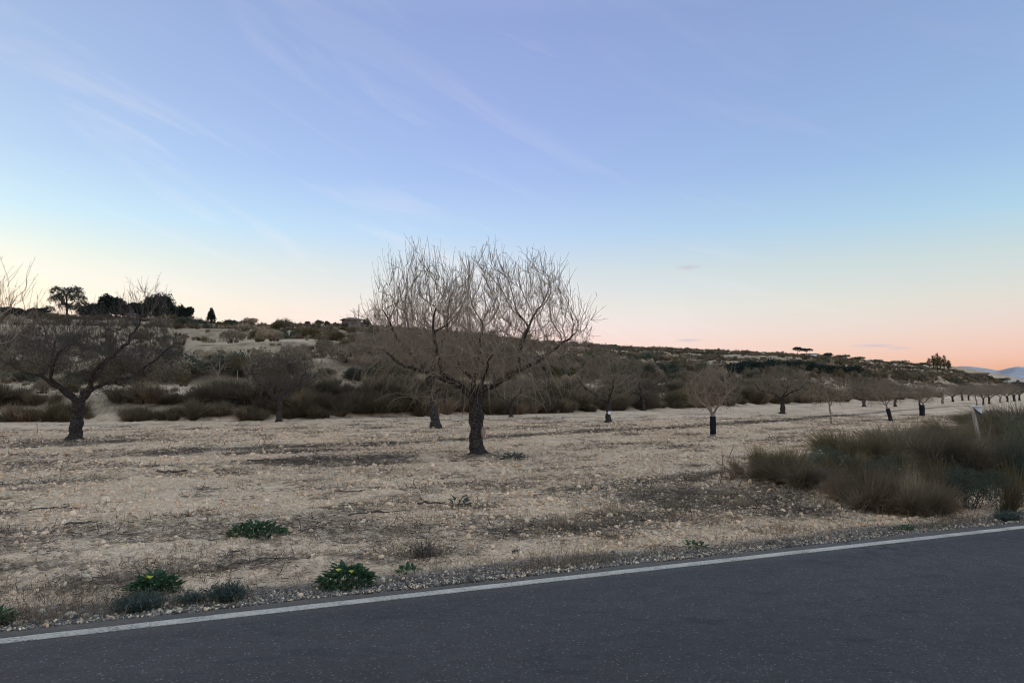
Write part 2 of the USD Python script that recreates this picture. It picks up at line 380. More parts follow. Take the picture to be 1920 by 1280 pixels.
earth = mat("dry_earth", {
    "geo": ("geometry", {}), "m": ("attribute", {"attribute": "mask"}), "sm": ("separate_color", {}),
    "big": ("noise_texture", {"scale": 0.35, "detail": 4.0, "roughness": 0.6}),
    "mid": ("noise_texture", {"scale": 3.0, "detail": 6.0, "roughness": 0.65}),
    "fine": ("noise_texture", {"scale": 26.0, "detail": 5.0, "roughness": 0.7}),
    "base": ("rgb_ramp", {"ramp": [(0.33, (0.20, 0.125, 0.074)), (0.42, (0.52, 0.352, 0.215)), (0.505, (0.75, 0.525, 0.33)), (0.66, (0.80, 0.60, 0.40))]}),  # dark end of the ramp paints crevice shade between clods into the soil
    "bm0": ("mix_float", {"fac": 0.5}), "bm": ("mix_float", {"fac": 0.42}), "crumb_shade": ("noise_texture", {"scale": 15.0, "detail": 4.0, "roughness": 0.7}), "vc": ("voronoi_texture", {"feature": "f1", "scale": 11.0, "detail": 1.5, "roughness": 0.6}), "b3": ("bump", {"invert": True, "strength": 1.0, "distance": 0.04}),
    "litter_shade": ("rgb_ramp", {"ramp": [(0.3, (0.085, 0.060, 0.042)), (0.55, (0.22, 0.158, 0.107)), (0.75, (0.40, 0.29, 0.19))]}),
    "sp": ("noise_texture", {"scale": 8.0, "detail": 7.0, "roughness": 0.75}), "lf": ("math", {"math_type": "multiply_add", "value2": 0.42}), "lr": ("map_range", {"from_min": 0.585, "from_max": 0.76, "to_max": 0.85, "clamp": True}),  # low threshold also puts specks outside the litter: painted shade of clod crevices
    "mix1": ("mix", {}),
    "vor": ("voronoi_texture", {"scale": 55.0}), "grav": ("rgb_ramp", {"ramp": [(0.0, (0.04, 0.036, 0.034)), (0.5, (0.11, 0.098, 0.09)), (1.0, (0.28, 0.25, 0.215))]}),
    "gsep": ("separate_color", {}), "gmul": ("math", {"math_type": "multiply", "value2": 0.85}), "mix2": ("mix", {}),
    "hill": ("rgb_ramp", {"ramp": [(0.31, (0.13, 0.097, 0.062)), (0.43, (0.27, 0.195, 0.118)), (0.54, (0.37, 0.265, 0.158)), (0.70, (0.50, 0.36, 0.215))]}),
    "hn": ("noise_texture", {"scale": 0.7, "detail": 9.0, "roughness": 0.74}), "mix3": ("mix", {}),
    "b1": ("bump", {"strength": 1.0, "distance": 0.03}), "b2": ("bump", {"strength": 1.0, "distance": 0.10}),
    "p": ("principled_bsdf", {"roughness": 1.0, "specular_ior_level": 0.1}),
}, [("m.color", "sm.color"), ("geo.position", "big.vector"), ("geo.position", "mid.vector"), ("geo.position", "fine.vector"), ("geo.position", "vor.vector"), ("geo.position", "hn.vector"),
    ("geo.position", "crumb_shade.vector"), ("geo.position", "vc.vector"), ("vc.distance", "b3.height"), ("b2.normal", "b3.normal"), ("big.fac", "bm0.a"), ("mid.fac", "bm0.b"), ("bm0.result", "bm.a"), ("crumb_shade.fac", "bm.b"), ("bm.result", "base.fac"), ("fine.fac", "litter_shade.fac"), ("sm.r", "lf.value1"), ("geo.position", "sp.vector"), ("sp.fac", "lf.value3"), ("lf.value", "lr.value"),
    ("base.color", "mix1.color1"), ("litter_shade.color", "mix1.color2"), ("lr.result", "mix1.fac"), ("vor.color", "gsep.color"), ("gsep.r", "grav.fac"), ("sm.g", "gmul.value1"),
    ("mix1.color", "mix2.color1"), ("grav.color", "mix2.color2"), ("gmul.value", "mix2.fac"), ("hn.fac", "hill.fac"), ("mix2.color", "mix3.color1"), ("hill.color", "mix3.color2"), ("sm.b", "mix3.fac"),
    ("fine.fac", "b1.height"), ("mid.fac", "b2.height"), ("b1.normal", "b2.normal"), ("b3.normal", "p.normal"), ("mix3.color", "p.base_color")])
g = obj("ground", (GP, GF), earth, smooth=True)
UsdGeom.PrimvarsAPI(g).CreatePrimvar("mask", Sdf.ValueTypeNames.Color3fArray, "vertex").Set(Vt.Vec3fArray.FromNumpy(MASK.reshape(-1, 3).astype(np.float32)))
tag(g, kind="structure")

# ---------------------------------------------------------------- road
asphalt = mat("asphalt", {
    "geo": ("geometry", {}),
    "big": ("noise_texture", {"scale": 0.45, "detail": 3.0}), "mid": ("noise_texture", {"scale": 5.0, "detail": 4.0, "roughness": 0.6}),
    "vor": ("voronoi_texture", {"scale": 105.0}), "sep": ("separate_color", {}),
    "ag": ("rgb_ramp", {"ramp": [(0.0, (0.033, 0.028, 0.0245)), (0.35, (0.038, 0.032, 0.0282)), (0.75, (0.045, 0.038, 0.0335)), (0.965, (0.060, 0.0505, 0.045)), (1.0, (0.15, 0.132, 0.115))]}),
    "br": ("map_range", {"from_min": 0.3, "from_max": 0.7, "to_min": 0.86, "to_max": 1.12, "clamp": True}),
    "rot": ("mapping", {"rotation": (0, 0, -RA)}), "rs": ("separate_xyz", {}), "trk": ("rgb_ramp", {"ramp": [(0.0, (1, 1, 1)), (0.28, (.92,) * 3), (0.42, (1.14,) * 3), (0.55, (.95,) * 3), (0.68, (.93,) * 3), (0.82, (1.12,) * 3), (0.93, (1.0,) * 3), (1.0, (1.0,) * 3)]}),
    "tw": ("math", {"math_type": "multiply_add", "value2": 0.12}), "tv": ("math", {"math_type": "multiply_add", "value2": 1 / 5.4, "value3": -0.06}), "mulT": ("mix", {"mix_type": "multiply", "fac": 1.0}),
    "dustf": ("map_range", {"from_min": 5.0, "from_max": 5.48, "to_max": 0.5, "clamp": True}), "dustn": ("math", {"math_type": "multiply"}), "dust": ("mix", {"color2": (0.30, 0.225, 0.145)}),
    "cv": ("voronoi_texture", {"feature": "distance_to_edge", "scale": 0.55}), "cw": ("mix", {"mix_type": "linear_light", "fac": 0.22}), "cr": ("map_range", {"from_min": 0.0, "from_max": 0.012, "to_min": 0.75, "to_max": 0.0, "clamp": True}), "crk": ("mix", {"color2": (0.012, 0.011, 0.011)}), "cmask": ("math", {"math_type": "multiply"}), "cg": ("map_range", {"from_min": 0.5, "from_max": 0.62, "clamp": True}),
    "hb": ("hsv", {}),
    "smap": ("mapping", {"rotation": (0, 0, -RA), "scale": (1.5, 4.0, 1.0)}), "sn": ("noise_texture", {"scale": 1.15, "detail": 5.0, "roughness": 0.62}),
    "sr": ("map_range", {"from_min": 0.575, "from_max": 0.64, "to_max": 0.45, "clamp": True}), "stain": ("mix", {"color2": (0.016, 0.016, 0.018)}),
    "bump": ("bump", {"strength": 0.12, "distance": 0.003}), "bump2": ("bump", {"strength": 0.25, "distance": 0.03}),
    "rr": ("map_range", {"from_min": 0.3, "from_max": 0.7, "to_min": 0.72, "to_max": 0.9}),
    "p": ("principled_bsdf", {"specular_ior_level": 0.22}),
}, [("geo.position", "big.vector"), ("geo.position", "mid.vector"), ("geo.position", "vor.vector"), ("geo.position", "smap.vector"), ("smap.vector", "sn.vector"), ("vor.color", "sep.color"), ("sep.g", "ag.fac"),
    ("big.fac", "br.value"), ("br.result", "hb.value"), ("ag.color", "hb.color"), ("sn.fac", "sr.value"), ("hb.color", "stain.color1"), ("sr.result", "stain.fac"), ("geo.position", "rot.vector"), ("rot.vector", "rs.vector"), ("big.fac", "tw.value1"), ("rs.y", "tv.value1"), ("tv.value", "tw.value3"), ("tw.value", "trk.fac"), ("stain.color", "mulT.color1"), ("trk.color", "mulT.color2"),
    ("rs.y", "dustf.value"), ("dustf.result", "dustn.value1"), ("mid.fac", "dustn.value2"), ("mulT.color", "dust.color1"), ("dustn.value", "dust.fac"), ("geo.position", "cw.color1"), ("mid.color", "cw.color2"), ("cw.color", "cv.vector"), ("cv.distance", "cr.value"),
    ("cr.result", "cmask.value1"), ("big.fac", "cg.value"), ("cg.result", "cmask.value2"), ("dust.color", "crk.color1"), ("cmask.value", "crk.fac"), ("crk.color", "p.base_color"),
    ("vor.distance", "bump.height"), ("mid.fac", "bump2.height"), ("bump.normal", "bump2.normal"), ("bump2.normal", "p.normal"), ("mid.fac", "rr.value"), ("rr.result", "p.roughness")])
ru = np.concatenate([-np.geomspace(900, 12, 30), np.arange(-11.9, 20, 0.06), np.geomspace(20.1, 900, 40)])
edge_far = 5.42 + 0.10 * (meshkit.fbm(np.stack([ru * 0.9, ru * 0, ru * 0], -1), 4, 5) - 0.5) + 0.03 * (meshkit.noise(np.stack([ru * 14, ru * 0, ru * 0], -1), 6) - 0.5)
rows = []
for vv, zz in ((-1.3, -0.2), (-1.3, 0.0), (0.5, 0.025), (2.0, 0.034), (3.4, 0.026), (5.0, 0.004)):
    rows.append(np.stack([*xy_of(ru, np.full_like(ru, vv)), np.full_like(ru, zz)], -1))
def road_z(v):
    return np.interp(v, [-1.3, 0.5, 2.0, 3.4, 5.0, 5.5], [0, .025, .034, .026, .004, -.004])
rows.append(np.stack([*xy_of(ru, edge_far - 0.02), np.full_like(ru, 0.0 - 0.001)], -1))
rows.append(np.stack([*xy_of(ru, edge_far), np.full_like(ru, -0.012)], -1))
rows.append(np.stack([*xy_of(ru, edge_far + 0.015), np.full_like(ru, -0.2)], -1))
def strip_mesh(rows):
    n = len(rows[0]); P = np.vstack(rows); f = []
    for r_ in range(len(rows) - 1):
        a = r_ * n + np.arange(n - 1)
        f += [np.stack([a, a + 1, a + n + 1], 1), np.stack([a, a + n + 1, a + n], 1)]
    return P, np.vstack(f)
tag(obj("road", strip_mesh(rows), asphalt, smooth=25), kind="structure")

paint = mat("worn_white_paint", {
    "geo": ("geometry", {}), "n": ("noise_texture", {"scale": 60.0, "detail": 4.0, "roughness": 0.7}), "n2": ("noise_texture", {"scale": 4.0, "detail": 3.0}), "add": ("math", {"math_type": "multiply_add", "value2": 0.45}),
    "r": ("rgb_ramp", {"ramp": [(0.53, (0.07, 0.060, 0.052)), (0.62, (0.30, 0.258, 0.20)), (0.84, (0.49, 0.425, 0.33))]}), "b": ("bump", {"strength": 0.6, "distance": 0.004}),
    "p": ("principled_bsdf", {"roughness": 0.8}),
}, [("geo.position", "n.vector"), ("geo.position", "n2.vector"), ("n2.fac", "add.value1"), ("n.fac", "add.value3"), ("add.value", "r.fac"), ("r.color", "p.base_color"), ("n.fac", "b.height"), ("b.normal", "p.normal")])
w0 = 5.172 + 0.006 * (meshkit.noise(np.stack([ru * 6, ru * 0, ru * 0], -1), 9) - .5)
w1 = 5.274 + 0.006 * (meshkit.noise(np.stack([ru * 6, ru * 0, ru * 0], -1), 10) - .5)
prow = [np.stack([*xy_of(ru, w0), road_z(w0) - .003], -1), np.stack([*xy_of(ru, w0 + .002), road_z(w0) + .005], -1), np.stack([*xy_of(ru, w1 - .002), road_z(w1) + .005], -1), np.stack([*xy_of(ru, w1), road_z(w1) - .003], -1)]
tag(obj("road_edge_line", strip_mesh(prow), paint), kind="structure")

# ---------------------------------------------------------------- plant materials
def plain(name, ramp, scale=6.0, rough=0.9, vec="position", bump=0.0, translucent=0.0, island=0.0, spec=0.2, inst=0.0):
    n = {"geo": ("geometry", {}), "n": ("noise_texture", {"scale": scale, "detail": 4.0, "roughness": 0.65}), "r": ("rgb_ramp", {"ramp": ramp}),
         "p": ("principled_bsdf", {"roughness": rough, "specular_ior_level": spec})}
    l = [("geo.position", "n.vector"), ("r.color", "p.base_color")]
    src = "n.fac"
    if island:
        n["mi"] = ("math", {"math_type": "multiply_add", "value2": island, "value3": -island / 2}); n["ad"] = ("math", {"math_type": "add"})
        l += [("geo.random_per_island", "mi.value1"), ("mi.value", "ad.value1"), (src, "ad.value2")]
        src = "ad.value"
    if inst:
        n["oi"] = ("object_info", {}); n["mo"] = ("math", {"math_type": "multiply_add", "value2": inst, "value3": -inst / 2}); n["ao"] = ("math", {"math_type": "add"})
        l += [("oi.random", "mo.value1"), ("mo.value", "ao.value1"), (src, "ao.value2")]
        src = "ao.value"
    l.append((src, "r.fac"))
    if bump:
        n["b"] = ("bump", {"strength": 0.9, "distance": bump}); l += [("n.fac", "b.height"), ("b.normal", "p.normal")]
    surf = "p.BSDF"
    if translucent:
        n["t"] = ("translucent_bsdf", {}); n["mx"] = ("mix_closure", {"fac": translucent})
        l += [("r.color", "t.color"), ("p.BSDF", "mx.closure1"), ("t.BSDF", "mx.closure2")]
        surf = "mx.closure"
    return mat(name, n, l, surface=surf)

M = {
    "bark": plain("dark_bark", [(0.3, (0.018, 0.015, 0.015)), (0.5, (0.043, 0.035, 0.030)), (0.72, (0.107, 0.086, 0.073))], 22, bump=0.03, spec=0.03),
    "bark_pale": plain("pale_bark", [(0.3, (0.105, 0.078, 0.062)), (0.5, (0.225, 0.171, 0.132)), (0.7, (0.390, 0.299, 0.230))], 22, bump=0.02),
    "twig": plain("twig_bark", [(0.3, (0.171, 0.129, 0.089)), (0.55, (0.322, 0.244, 0.166)), (0.8, (0.562, 0.438, 0.303))], 3, island=0.5),
    "twig_backlit": plain("backlit_twig_bark", [(0.3, (0.066, 0.049, 0.040)), (0.55, (0.125, 0.093, 0.073)), (0.8, (0.218, 0.167, 0.134))], 3, island=0.5),  # darker copy of the twig tone, with the backlight painted into it
    "twig_light": plain("pale_twig_bark", [(0.3, (0.219, 0.163, 0.114)), (0.55, (0.410, 0.308, 0.211)), (0.8, (0.716, 0.553, 0.385))], 3, island=0.5),
    "scar": plain("cut_wood", [(0.3, (0.16, 0.11, 0.075)), (0.7, (0.36, 0.27, 0.19))], 30),
    "white_cut": plain("white_painted_cut", [(0.3, (0.55, 0.54, 0.52)), (0.7, (0.75, 0.74, 0.71))], 30),
    "dryleaf": plain("dry_olive_leaf", [(0.25, (0.168, 0.146, 0.063)), (0.5, (0.314, 0.269, 0.123)), (0.8, (0.493, 0.381, 0.190))], 3, island=0.7, translucent=0.3),
    "straw": plain("brown_dry_grass", [(0.15, (0.125, 0.094, 0.057)), (0.5, (0.466, 0.344, 0.201)), (0.85, (0.800, 0.800, 0.471))], 1.3, island=0.8, inst=0.25, translucent=0.35),
    "straw_gold": plain("golden_dry_grass", [(0.2, (0.173, 0.120, 0.073)), (0.5, (0.386, 0.269, 0.161)), (0.8, (0.669, 0.482, 0.292))], 1.3, island=0.6, inst=0.2, translucent=0.2),
    "olive": plain("olive_dry_grass", [(0.2, (0.127, 0.098, 0.048)), (0.5, (0.269, 0.197, 0.099)), (0.8, (0.510, 0.330, 0.175))], 1.3, island=0.6, inst=0.3, translucent=0.35),
    "dark": plain("dark_scrub_leaf", [(0.2, (0.078, 0.085, 0.056)), (0.5, (0.188, 0.195, 0.120)), (0.8, (0.424, 0.388, 0.238))], 1.0, island=0.6, inst=0.4, translucent=0.15),
    "brown": plain("brown_scrub_twig", [(0.2, (0.205, 0.156, 0.099)), (0.5, (0.437, 0.331, 0.207)), (0.8, (0.800, 0.678, 0.404))], 1.0, island=0.6, inst=0.4),
    "pine": plain("dark_evergreen", [(0.2, (0.026, 0.036, 0.026)), (0.5, (0.061, 0.081, 0.051)), (0.8, (0.140, 0.155, 0.092))], 0.5, island=0.5, inst=0.2, translucent=0.1),
    "gumleaf": plain("grey_green_leaf", [(0.2, (0.047, 0.055, 0.040)), (0.5, (0.104, 0.112, 0.073)), (0.8, (0.216, 0.216, 0.142))], 0.6, island=0.6, translucent=0.15),
    "green": plain("fresh_green_leaf", [(0.2, (0.033, 0.075, 0.028)), (0.5, (0.081, 0.171, 0.061)), (0.8, (0.180, 0.297, 0.117))], 12, island=0.6, translucent=0.25, rough=0.6, spec=0.4),
    "grey_green": plain("grey_green_herb", [(0.2, (0.078, 0.097, 0.078)), (0.5, (0.175, 0.202, 0.161)), (0.8, (0.315, 0.342, 0.272))], 12, island=0.6, translucent=0.2),
    "yellow": plain("yellow_petal", [(0.2, (0.55, 0.50, 0.06)), (0.8, (0.80, 0.76, 0.18))], 12, translucent=0.3),
    "guard": plain("black_plastic", [(0.3, (0.008, 0.008, 0.010)), (0.7, (0.022, 0.022, 0.027))], 9, rough=0.7, spec=0.08),
    "stone": plain("yellow_stone", [(0.3, (0.242, 0.188, 0.119)), (0.5, (0.440, 0.355, 0.238)), (0.75, (0.616, 0.512, 0.366))], 14, bump=0.01, inst=0.3),
    "clod": plain("earth_clod", [(0.25, (0.413, 0.266, 0.156)), (0.5, (0.633, 0.435, 0.267)), (0.8, (0.800, 0.592, 0.389))], 9, bump=0.012, inst=0.35),
    "pebble": plain("road_gravel", [(0.2, (0.075, 0.064, 0.052)), (0.5, (0.135, 0.114, 0.092)), (0.85, (0.250, 0.209, 0.162))], 9, inst=0.8),
    "deadwood": plain("dead_twig", [(0.25, (0.069, 0.052, 0.042)), (0.5, (0.164, 0.121, 0.092)), (0.8, (0.371, 0.281, 0.207))], 9, island=0.6, inst=0.2),
}

# ---------------------------------------------------------------- bare almond trees, grown towards points spread through the crown
def grow(r, stems, pts, step=0.13, di=0.8, dk=0.24, up=0.12, rounds=70):
    """Space colonisation. stems: polylines of nodes that exist already, each (points, index of the node it leaves or None)."""
    P, par, stem = [], [], []
    ends = {}
    for k, (line, at) in enumerate(stems):
        prev = -1 if at is None else ends[at[0]][min(at[1], len(ends[at[0]]) - 1)]
        ids = []
        line = np.asarray(line, float)
        seg = np.concatenate([[0], np.cumsum(np.linalg.norm(np.diff(line, axis=0), axis=1))])
        m = max(2, int(seg[-1] / step) + 1)
        q = np.stack([np.interp(np.linspace(0, seg[-1], m), seg, line[:, c]) for c in range(3)], 1)
        q[1:] += r.normal(size=q[1:].shape) * step * 0.14
        for n, p in enumerate(q):
            if n == 0 and at is not None:
                ids.append(prev); continue
            P.append(p); par.append(prev); stem.append(k); prev = len(P) - 1; ids.append(prev)
        ends[k] = ids
    live = np.asarray(pts, float)
    P = [np.array(p) for p in P]
    n_trunk = len(ends[0])
    for _ in range(rounds):
        arr = np.array(P)
        tree = cKDTree(arr[n_trunk - 1:])
        d, i = tree.query(live, distance_upper_bound=di)
        ok = np.isfinite(d)
        if not ok.any():
            break
        i = i[ok] + n_trunk - 1
        dirs = np.zeros((len(arr), 3))
        np.add.at(dirs, i, unit(live[ok] - arr[i]))
        who = np.unique(i)
        back = np.array([arr[k] - arr[par[k]] if par[k] >= 0 else np.zeros(3) for k in who])
        dd = unit(unit(dirs[who]) + 0.5 * unit(back) + np.array([0, 0, up]) + r.normal(size=(len(who), 3)) * 0.11)
        new = arr[who] + dd * step
        dist, _i = tree.query(new)
        good = dist > step * 0.4
        for k, p in zip(who[good], new[good]):
            P.append(p); par.append(int(k)); stem.append(stem[k])
        if not good.any():
            break
        d2, _i = cKDTree(np.array(P)).query(live)
        live = live[d2 > dk]
        if not len(live):
            break
    return np.array(P), np.array(par), np.array(stem), n_trunk

def chains(par, weight):
    """Splits the tree into chains: each goes on along its heaviest child."""
    kids = [[] for _ in par]
    for k, p in enumerate(par):
        if p >= 0:
            kids[p].append(k)
    out, todo = [], [int(np.where(np.array(par) < 0)[0][0])]
    starts = [(todo[0], -1)]
    while starts:
        k, frm = starts.pop()
        c = [frm] if frm >= 0 else []
        while True:
            c.append(k)
            ks = sorted(kids[k], key=lambda q: -weight[q])
            for q in ks[1:]:
                starts.append((q, k))
            if not ks:
                break
            k = ks[0]
        out.append(c)
    return out

def almond(parent, seed, stems, pts, trunk_r=0.15, tip=0.0042, shoots=2.0, shoot_len=0.45, leaf_n=250, leaf_z=(0.8, 2.3), step=0.13, di=0.8, dk=0.24, bark="bark", droopers=0, power=2.25, twig="twig", shoot_r=0.0044):
    r = np.random.default_rng(seed)
    P, par, stem, nt = grow(r, stems, pts, step, di, dk)
    n = len(P)
    w = np.zeros(n)
    nkids = np.bincount(par[par >= 0], minlength=n)
    w[nkids == 0] = tip ** power
    for k in range(n - 1, 0, -1):
        if par[k] >= 0:
            w[par[k]] += w[k]
    rad = w ** (1 / power)
    rad = np.maximum(rad, tip)
    rad *= np.where(rad > 0.02, trunk_r / rad[nt - 1], 1.0) * 0 + np.interp(rad, [tip, rad[nt - 1]], [1.0, trunk_r / rad[nt - 1]])
    tz = P[:nt, 2]
    rad[:nt] = trunk_r * np.interp(tz / max(tz[-1], .1), [0, 0.05, 0.14, 0.3, 0.75, 1.0], [1.75, 1.32, 1.10, 0.98, 0.97, 1.08]) * (1 + 0.10 * r.normal(size=nt))
    groups = {"trunk": [], "twigs": []}
    limbs = {}
    for c in chains(par, w):
        q, rr = P[c], rad[c].copy()
        if c[0] >= nt and len(c) > 1:
            rr[0] = min(rr[0], rr[1] * 1.25)
        elif c[0] < nt and len(c) > 1 and c[0] == nt - 1 or (c[0] < nt and par[c[0]] >= 0):
            rr[0] = min(rr[0], rr[1] * 1.4)
        if par[c[0]] < 0:                          # the chain from the root: trunk, then a limb
            groups["trunk"].append((q[:nt], rr[:nt], 14))
            q, rr = q[nt - 1:], rr[nt - 1:].copy()
            if len(q) > 1:
                rr[0] = rr[1] * 1.25
            c = c[nt - 1:]
        thick = int((rr > 0.017).sum())
        if len(q) < 2:
            continue
        if thick >= 2:
            key = stem[c[1]]
            limbs.setdefault(key, []).append((q[:thick + 1], rr[:thick + 1], 9 if rr[0] > .05 else 6))
            q, rr = q[thick - 1:], rr[thick - 1:]
        if len(q) >= 2:
            groups["twigs"].append((q, rr, 4 if rr[0] > 0.009 else 3))
    # season's shoots: thin wands from the tips and along the twigs, mostly upright
    tips = np.where((nkids == 0) & (np.arange(n) > nt))[0]
    src = np.concatenate([tips, tips, r.choice(np.where(rad < 0.016)[0], int(len(tips) * shoots))]) if len(tips) else tips
    zmax = P[:, 2].max()
    for k in src:
        d0 = unit(P[k] - P[par[k]])
        hz = P[k, 2] / zmax
        d = unit(d0 * 0.7 + np.array([0, 0, 0.25 + 0.8 * hz]) + r.normal(size=3) * 0.42)
        ln = shoot_len * r.uniform(0.35, 1.25) * (0.55 + 0.6 * hz)
        m = 4
        q = [P[k]]
        for _ in range(m):
            d = unit(d + r.normal(size=3) * 0.12 + np.array([0, 0, 0.06]))
            q.append(q[-1] + d * ln / m)
        groups["twigs"].append((np.array(q), np.linspace(shoot_r, 0.0022, m + 1), 3))
        for _k in range(2):                          # short spurs
            a0 = q[r.integers(1, m + 1)]; e = unit(d + r.normal(size=3) * 0.9)
            groups["twigs"].append((np.array([a0, a0 + e * ln * r.uniform(.06, .22)]), np.array([shoot_r * .75, 0.0022]), 3))
    low = np.where((rad < 0.03) & (P[:, 2] < leaf_z[1] + 0.2) & (np.arange(n) > nt))[0]
    for _ in range(droopers if len(low) else 0):       # last year's shoots that hang below the crown
        k = r.choice(low)
        out = np.array([P[k, 0], P[k, 1], 0]); d = unit(unit(out) * 0.8 + r.normal(size=3) * 0.5 + np.array([0, 0, 0.15]))
        ln = r.uniform(0.4, 1.0); q = [P[k]]
        for _ in range(6):
            d = unit(d + np.array([0, 0, -0.30]) + r.normal(size=3) * 0.13); q.append(q[-1] + d * ln / 6)
        groups["twigs"].append((np.array(q), np.linspace(0.0058, 0.0025, 7), 3))
    def build(lst):
        return merge([tube(q, rr, s, cap=s > 5) for q, rr, s in lst])
    tr = groups["trunk"][0]
    q, rr = tr[0], tr[1]
    zf = np.linspace(0, len(q) - 1, len(q) * 3)
    q = np.stack([np.interp(zf, np.arange(len(q)), q[:, c]) for c in range(3)], 1); rr = np.interp(zf, np.arange(len(rr)), rr)
    q[0, 2] -= 0.12
    v, f = tube(q, rr, 16)
    ax = np.array([[np.interp(z, q[:, 2], q[:, 0]), np.interp(z, q[:, 2], q[:, 1]), z] for z in v[:, 2]])
    v = ax + (v - ax) * (1 + 0.34 * (meshkit.fbm(v * [9, 9, 4] + seed, 3, seed) - 0.5))[:, None]
    tprim = obj("trunk", (v, f), M[bark], parent, smooth=60)
    for key in sorted(limbs):
        v, f = build(limbs[key])
        v = v + (meshkit.noise(v * 14 + seed, seed)[:, None] - .5) * 0.016 * unit(r.normal(size=3))
        obj("limb", (v, f), M[bark], parent, smooth=60)
    obj("twigs", build(groups["twigs"]), M[twig], parent, smooth=True)
    if leaf_n and len(low):
        near = r.choice(low, leaf_n)
        c = P[near] + r.normal(size=(leaf_n, 3)) * [0.14, 0.14, 0.12] - [0, 0, 0.08]
        obj("dry_leaves", leaves(c, r.uniform(0.035, 0.075, leaf_n), r, 0.34, up=-1.2), M["dryleaf"], parent)
    return tprim

def blob(r, n, lobes):
    """Points in a union of ellipsoids (cx, cy, cz, rx, ry, rz), more towards their upper shells."""
    vol = np.array([l[3] * l[4] * l[5] for l in lobes]); out = []
    for l, k in zip(lobes, (n * vol / vol.sum()).astype(int)):
        d = unit(r.normal(size=(k, 3))); q = r.uniform(0.03, 1, k) ** (1 / 3)
        out.append(np.array(l[:3]) + d * q[:, None] * np.array(l[3:]))
    return np.vstack(out)

def vase(seed, fork=0.95, spread=1.7, height=3.0, n_limb=4, lean=0.0, dens=1300, low=1.25, first=None):
    """Stems and crown points of an ordinary orchard almond."""
    r = np.random.default_rng(seed)
    a0 = r.uniform(0, 6.28) if first is None else first
    top = np.array([lean, r.normal() * 0.04, fork])
    stems = [([(0, 0, 0), (lean * .35 + r.normal() * .03, r.normal() * .03, fork * .5), top], None)]
    for k in range(n_limb):
        a = a0 + k * 6.283 / n_limb + r.normal() * 0.25
        e = np.array([math.cos(a), math.sin(a), 0])
        kink = r.uniform(0.3, 0.5)
        stems.append(([top, top + e * spread * kink * 0.6 + [0, 0, r.uniform(.25, .4)], top + e * spread * r.uniform(.55, .7) + [0, 0, r.uniform(.5, .8)], top + e * spread * 0.85 + [0, 0, r.uniform(1.0, 1.4)]], (0, 999)))
    zc = fork + (height - fork) * 0.5
    lob = [(lean, 0, zc, spread * 0.95, spread * 0.95, (height - fork) * 0.46)]
    for k in range(5):
        a = r.uniform(0, 6.28); q = spread * r.uniform(.4, .8)
        lob.append((lean + q * math.cos(a), q * math.sin(a), r.uniform(low + 0.25, height - 0.6), r.uniform(.45, .8), r.uniform(.45, .8), r.uniform(.4, .75)))
    return stems, blob(r, dens, lob)

# the nearest tree, laid out after the photograph
main_stems = [
    ([(0, 0, 0), (-.05, 0, .35), (-.03, .02, .75), (-.06, 0, 1.05), (-.10, 0, 1.22)], None),
    ([(-.10, 0, 1.22), (-.42, -.05, 1.50), (-.75, -.08, 1.62), (-1.15, -.05, 1.78), (-1.65, .05, 1.92), (-2.05, .1, 2.25)], (0, 999)),
    ([(-.10, 0, 1.22), (.15, .1, 1.42), (.52, .15, 1.62), (.9, .12, 1.80), (1.3, .05, 2.02), (1.75, 0, 2.38), (2.1, -.05, 2.6)], (0, 999)),
    ([(-.10, 0, 1.22), (-.12, .2, 1.60), (-.02, .4, 2.05), (.05, .5, 2.7)], (0, 999)),
    ([(-.10, 0, 1.22), (.05, -.3, 1.5), (.18, -.8, 1.75), (.3, -1.3, 2.05)], (0, 999)),
    ([(-.75, -.08, 1.62), (-.85, -.3, 2.1), (-.95, -.35, 2.7)], (1, 5)),
    ([(.9, .12, 1.80), (.85, -.2, 2.2), (1.1, -.3, 2.8)], (2, 8)),
    ([(-.1, .2, 1.6), (-.45, .9, 1.9), (-.7, 1.4, 2.4)], (3, 3)),
]
R0 = np.random.default_rng(3)
main_pts = blob(R0, 5600, [(-1.0, 0, 2.75, .8, 1.1, 1.0), (.15, .1, 2.9, .95, 1.5, 1.28), (1.25, 0, 2.95, .85, 1.2, 1.2), (1.75, 0, 2.6, .75, 1.0, .85), (-2.0, 0, 2.45, .7, 1.0, .75),
                           (0, 0, 2.05, 2.0, 1.6, .5), (.2, -1.1, 2.3, .9, .8, .7), (-.4, 1.2, 2.5, .9, .8, .8), (-.9, -.3, 1.5, .7, .6, .45), (.9, -.2, 1.55, .7, .6, .35)])
x, y, z = hitg(897, 851)
t = empty("almond_tree", (x, y, z - 0.02))
tag(t, "largest bare almond tree, thick knotty trunk with a pale scar, in mid field", "tree", "bare almond trees in the field")
almond(t, 11, main_stems, main_pts, trunk_r=0.145, step=0.09, di=0.6, dk=0.15, shoots=2.4, shoot_len=0.46, leaf_n=1000, leaf_z=(1.1, 2.3), droopers=420, twig="twig_light")
def knot(parent, name, c, ax, rr, material, seed):
    """A round scar or cut that stands a little proud of the bark."""
    m = trimesh.creation.icosphere(2, 1.0); v = m.vertices * rr
    v = v * (1 + 0.3 * (meshkit.fbm(v / max(rr) * 2 + seed, 3, seed) - .5))[:, None]
    obj(name, (v + np.array(c), m.faces), material, parent, smooth=True)
knot(t, "bark_scar", (0.105, -0.055, 0.50), None, np.array([.055, .07, .13]), M["scar"], 4)
knot(t, "bark_knot", (0.045, -0.06, 0.83), None, np.array([.09, .09, .11]), M["bark"], 5)
knot(t, "bark_knot", (-0.1, -0.07, 0.66), None, np.array([.07, .09, .09]), M["bark"], 6)

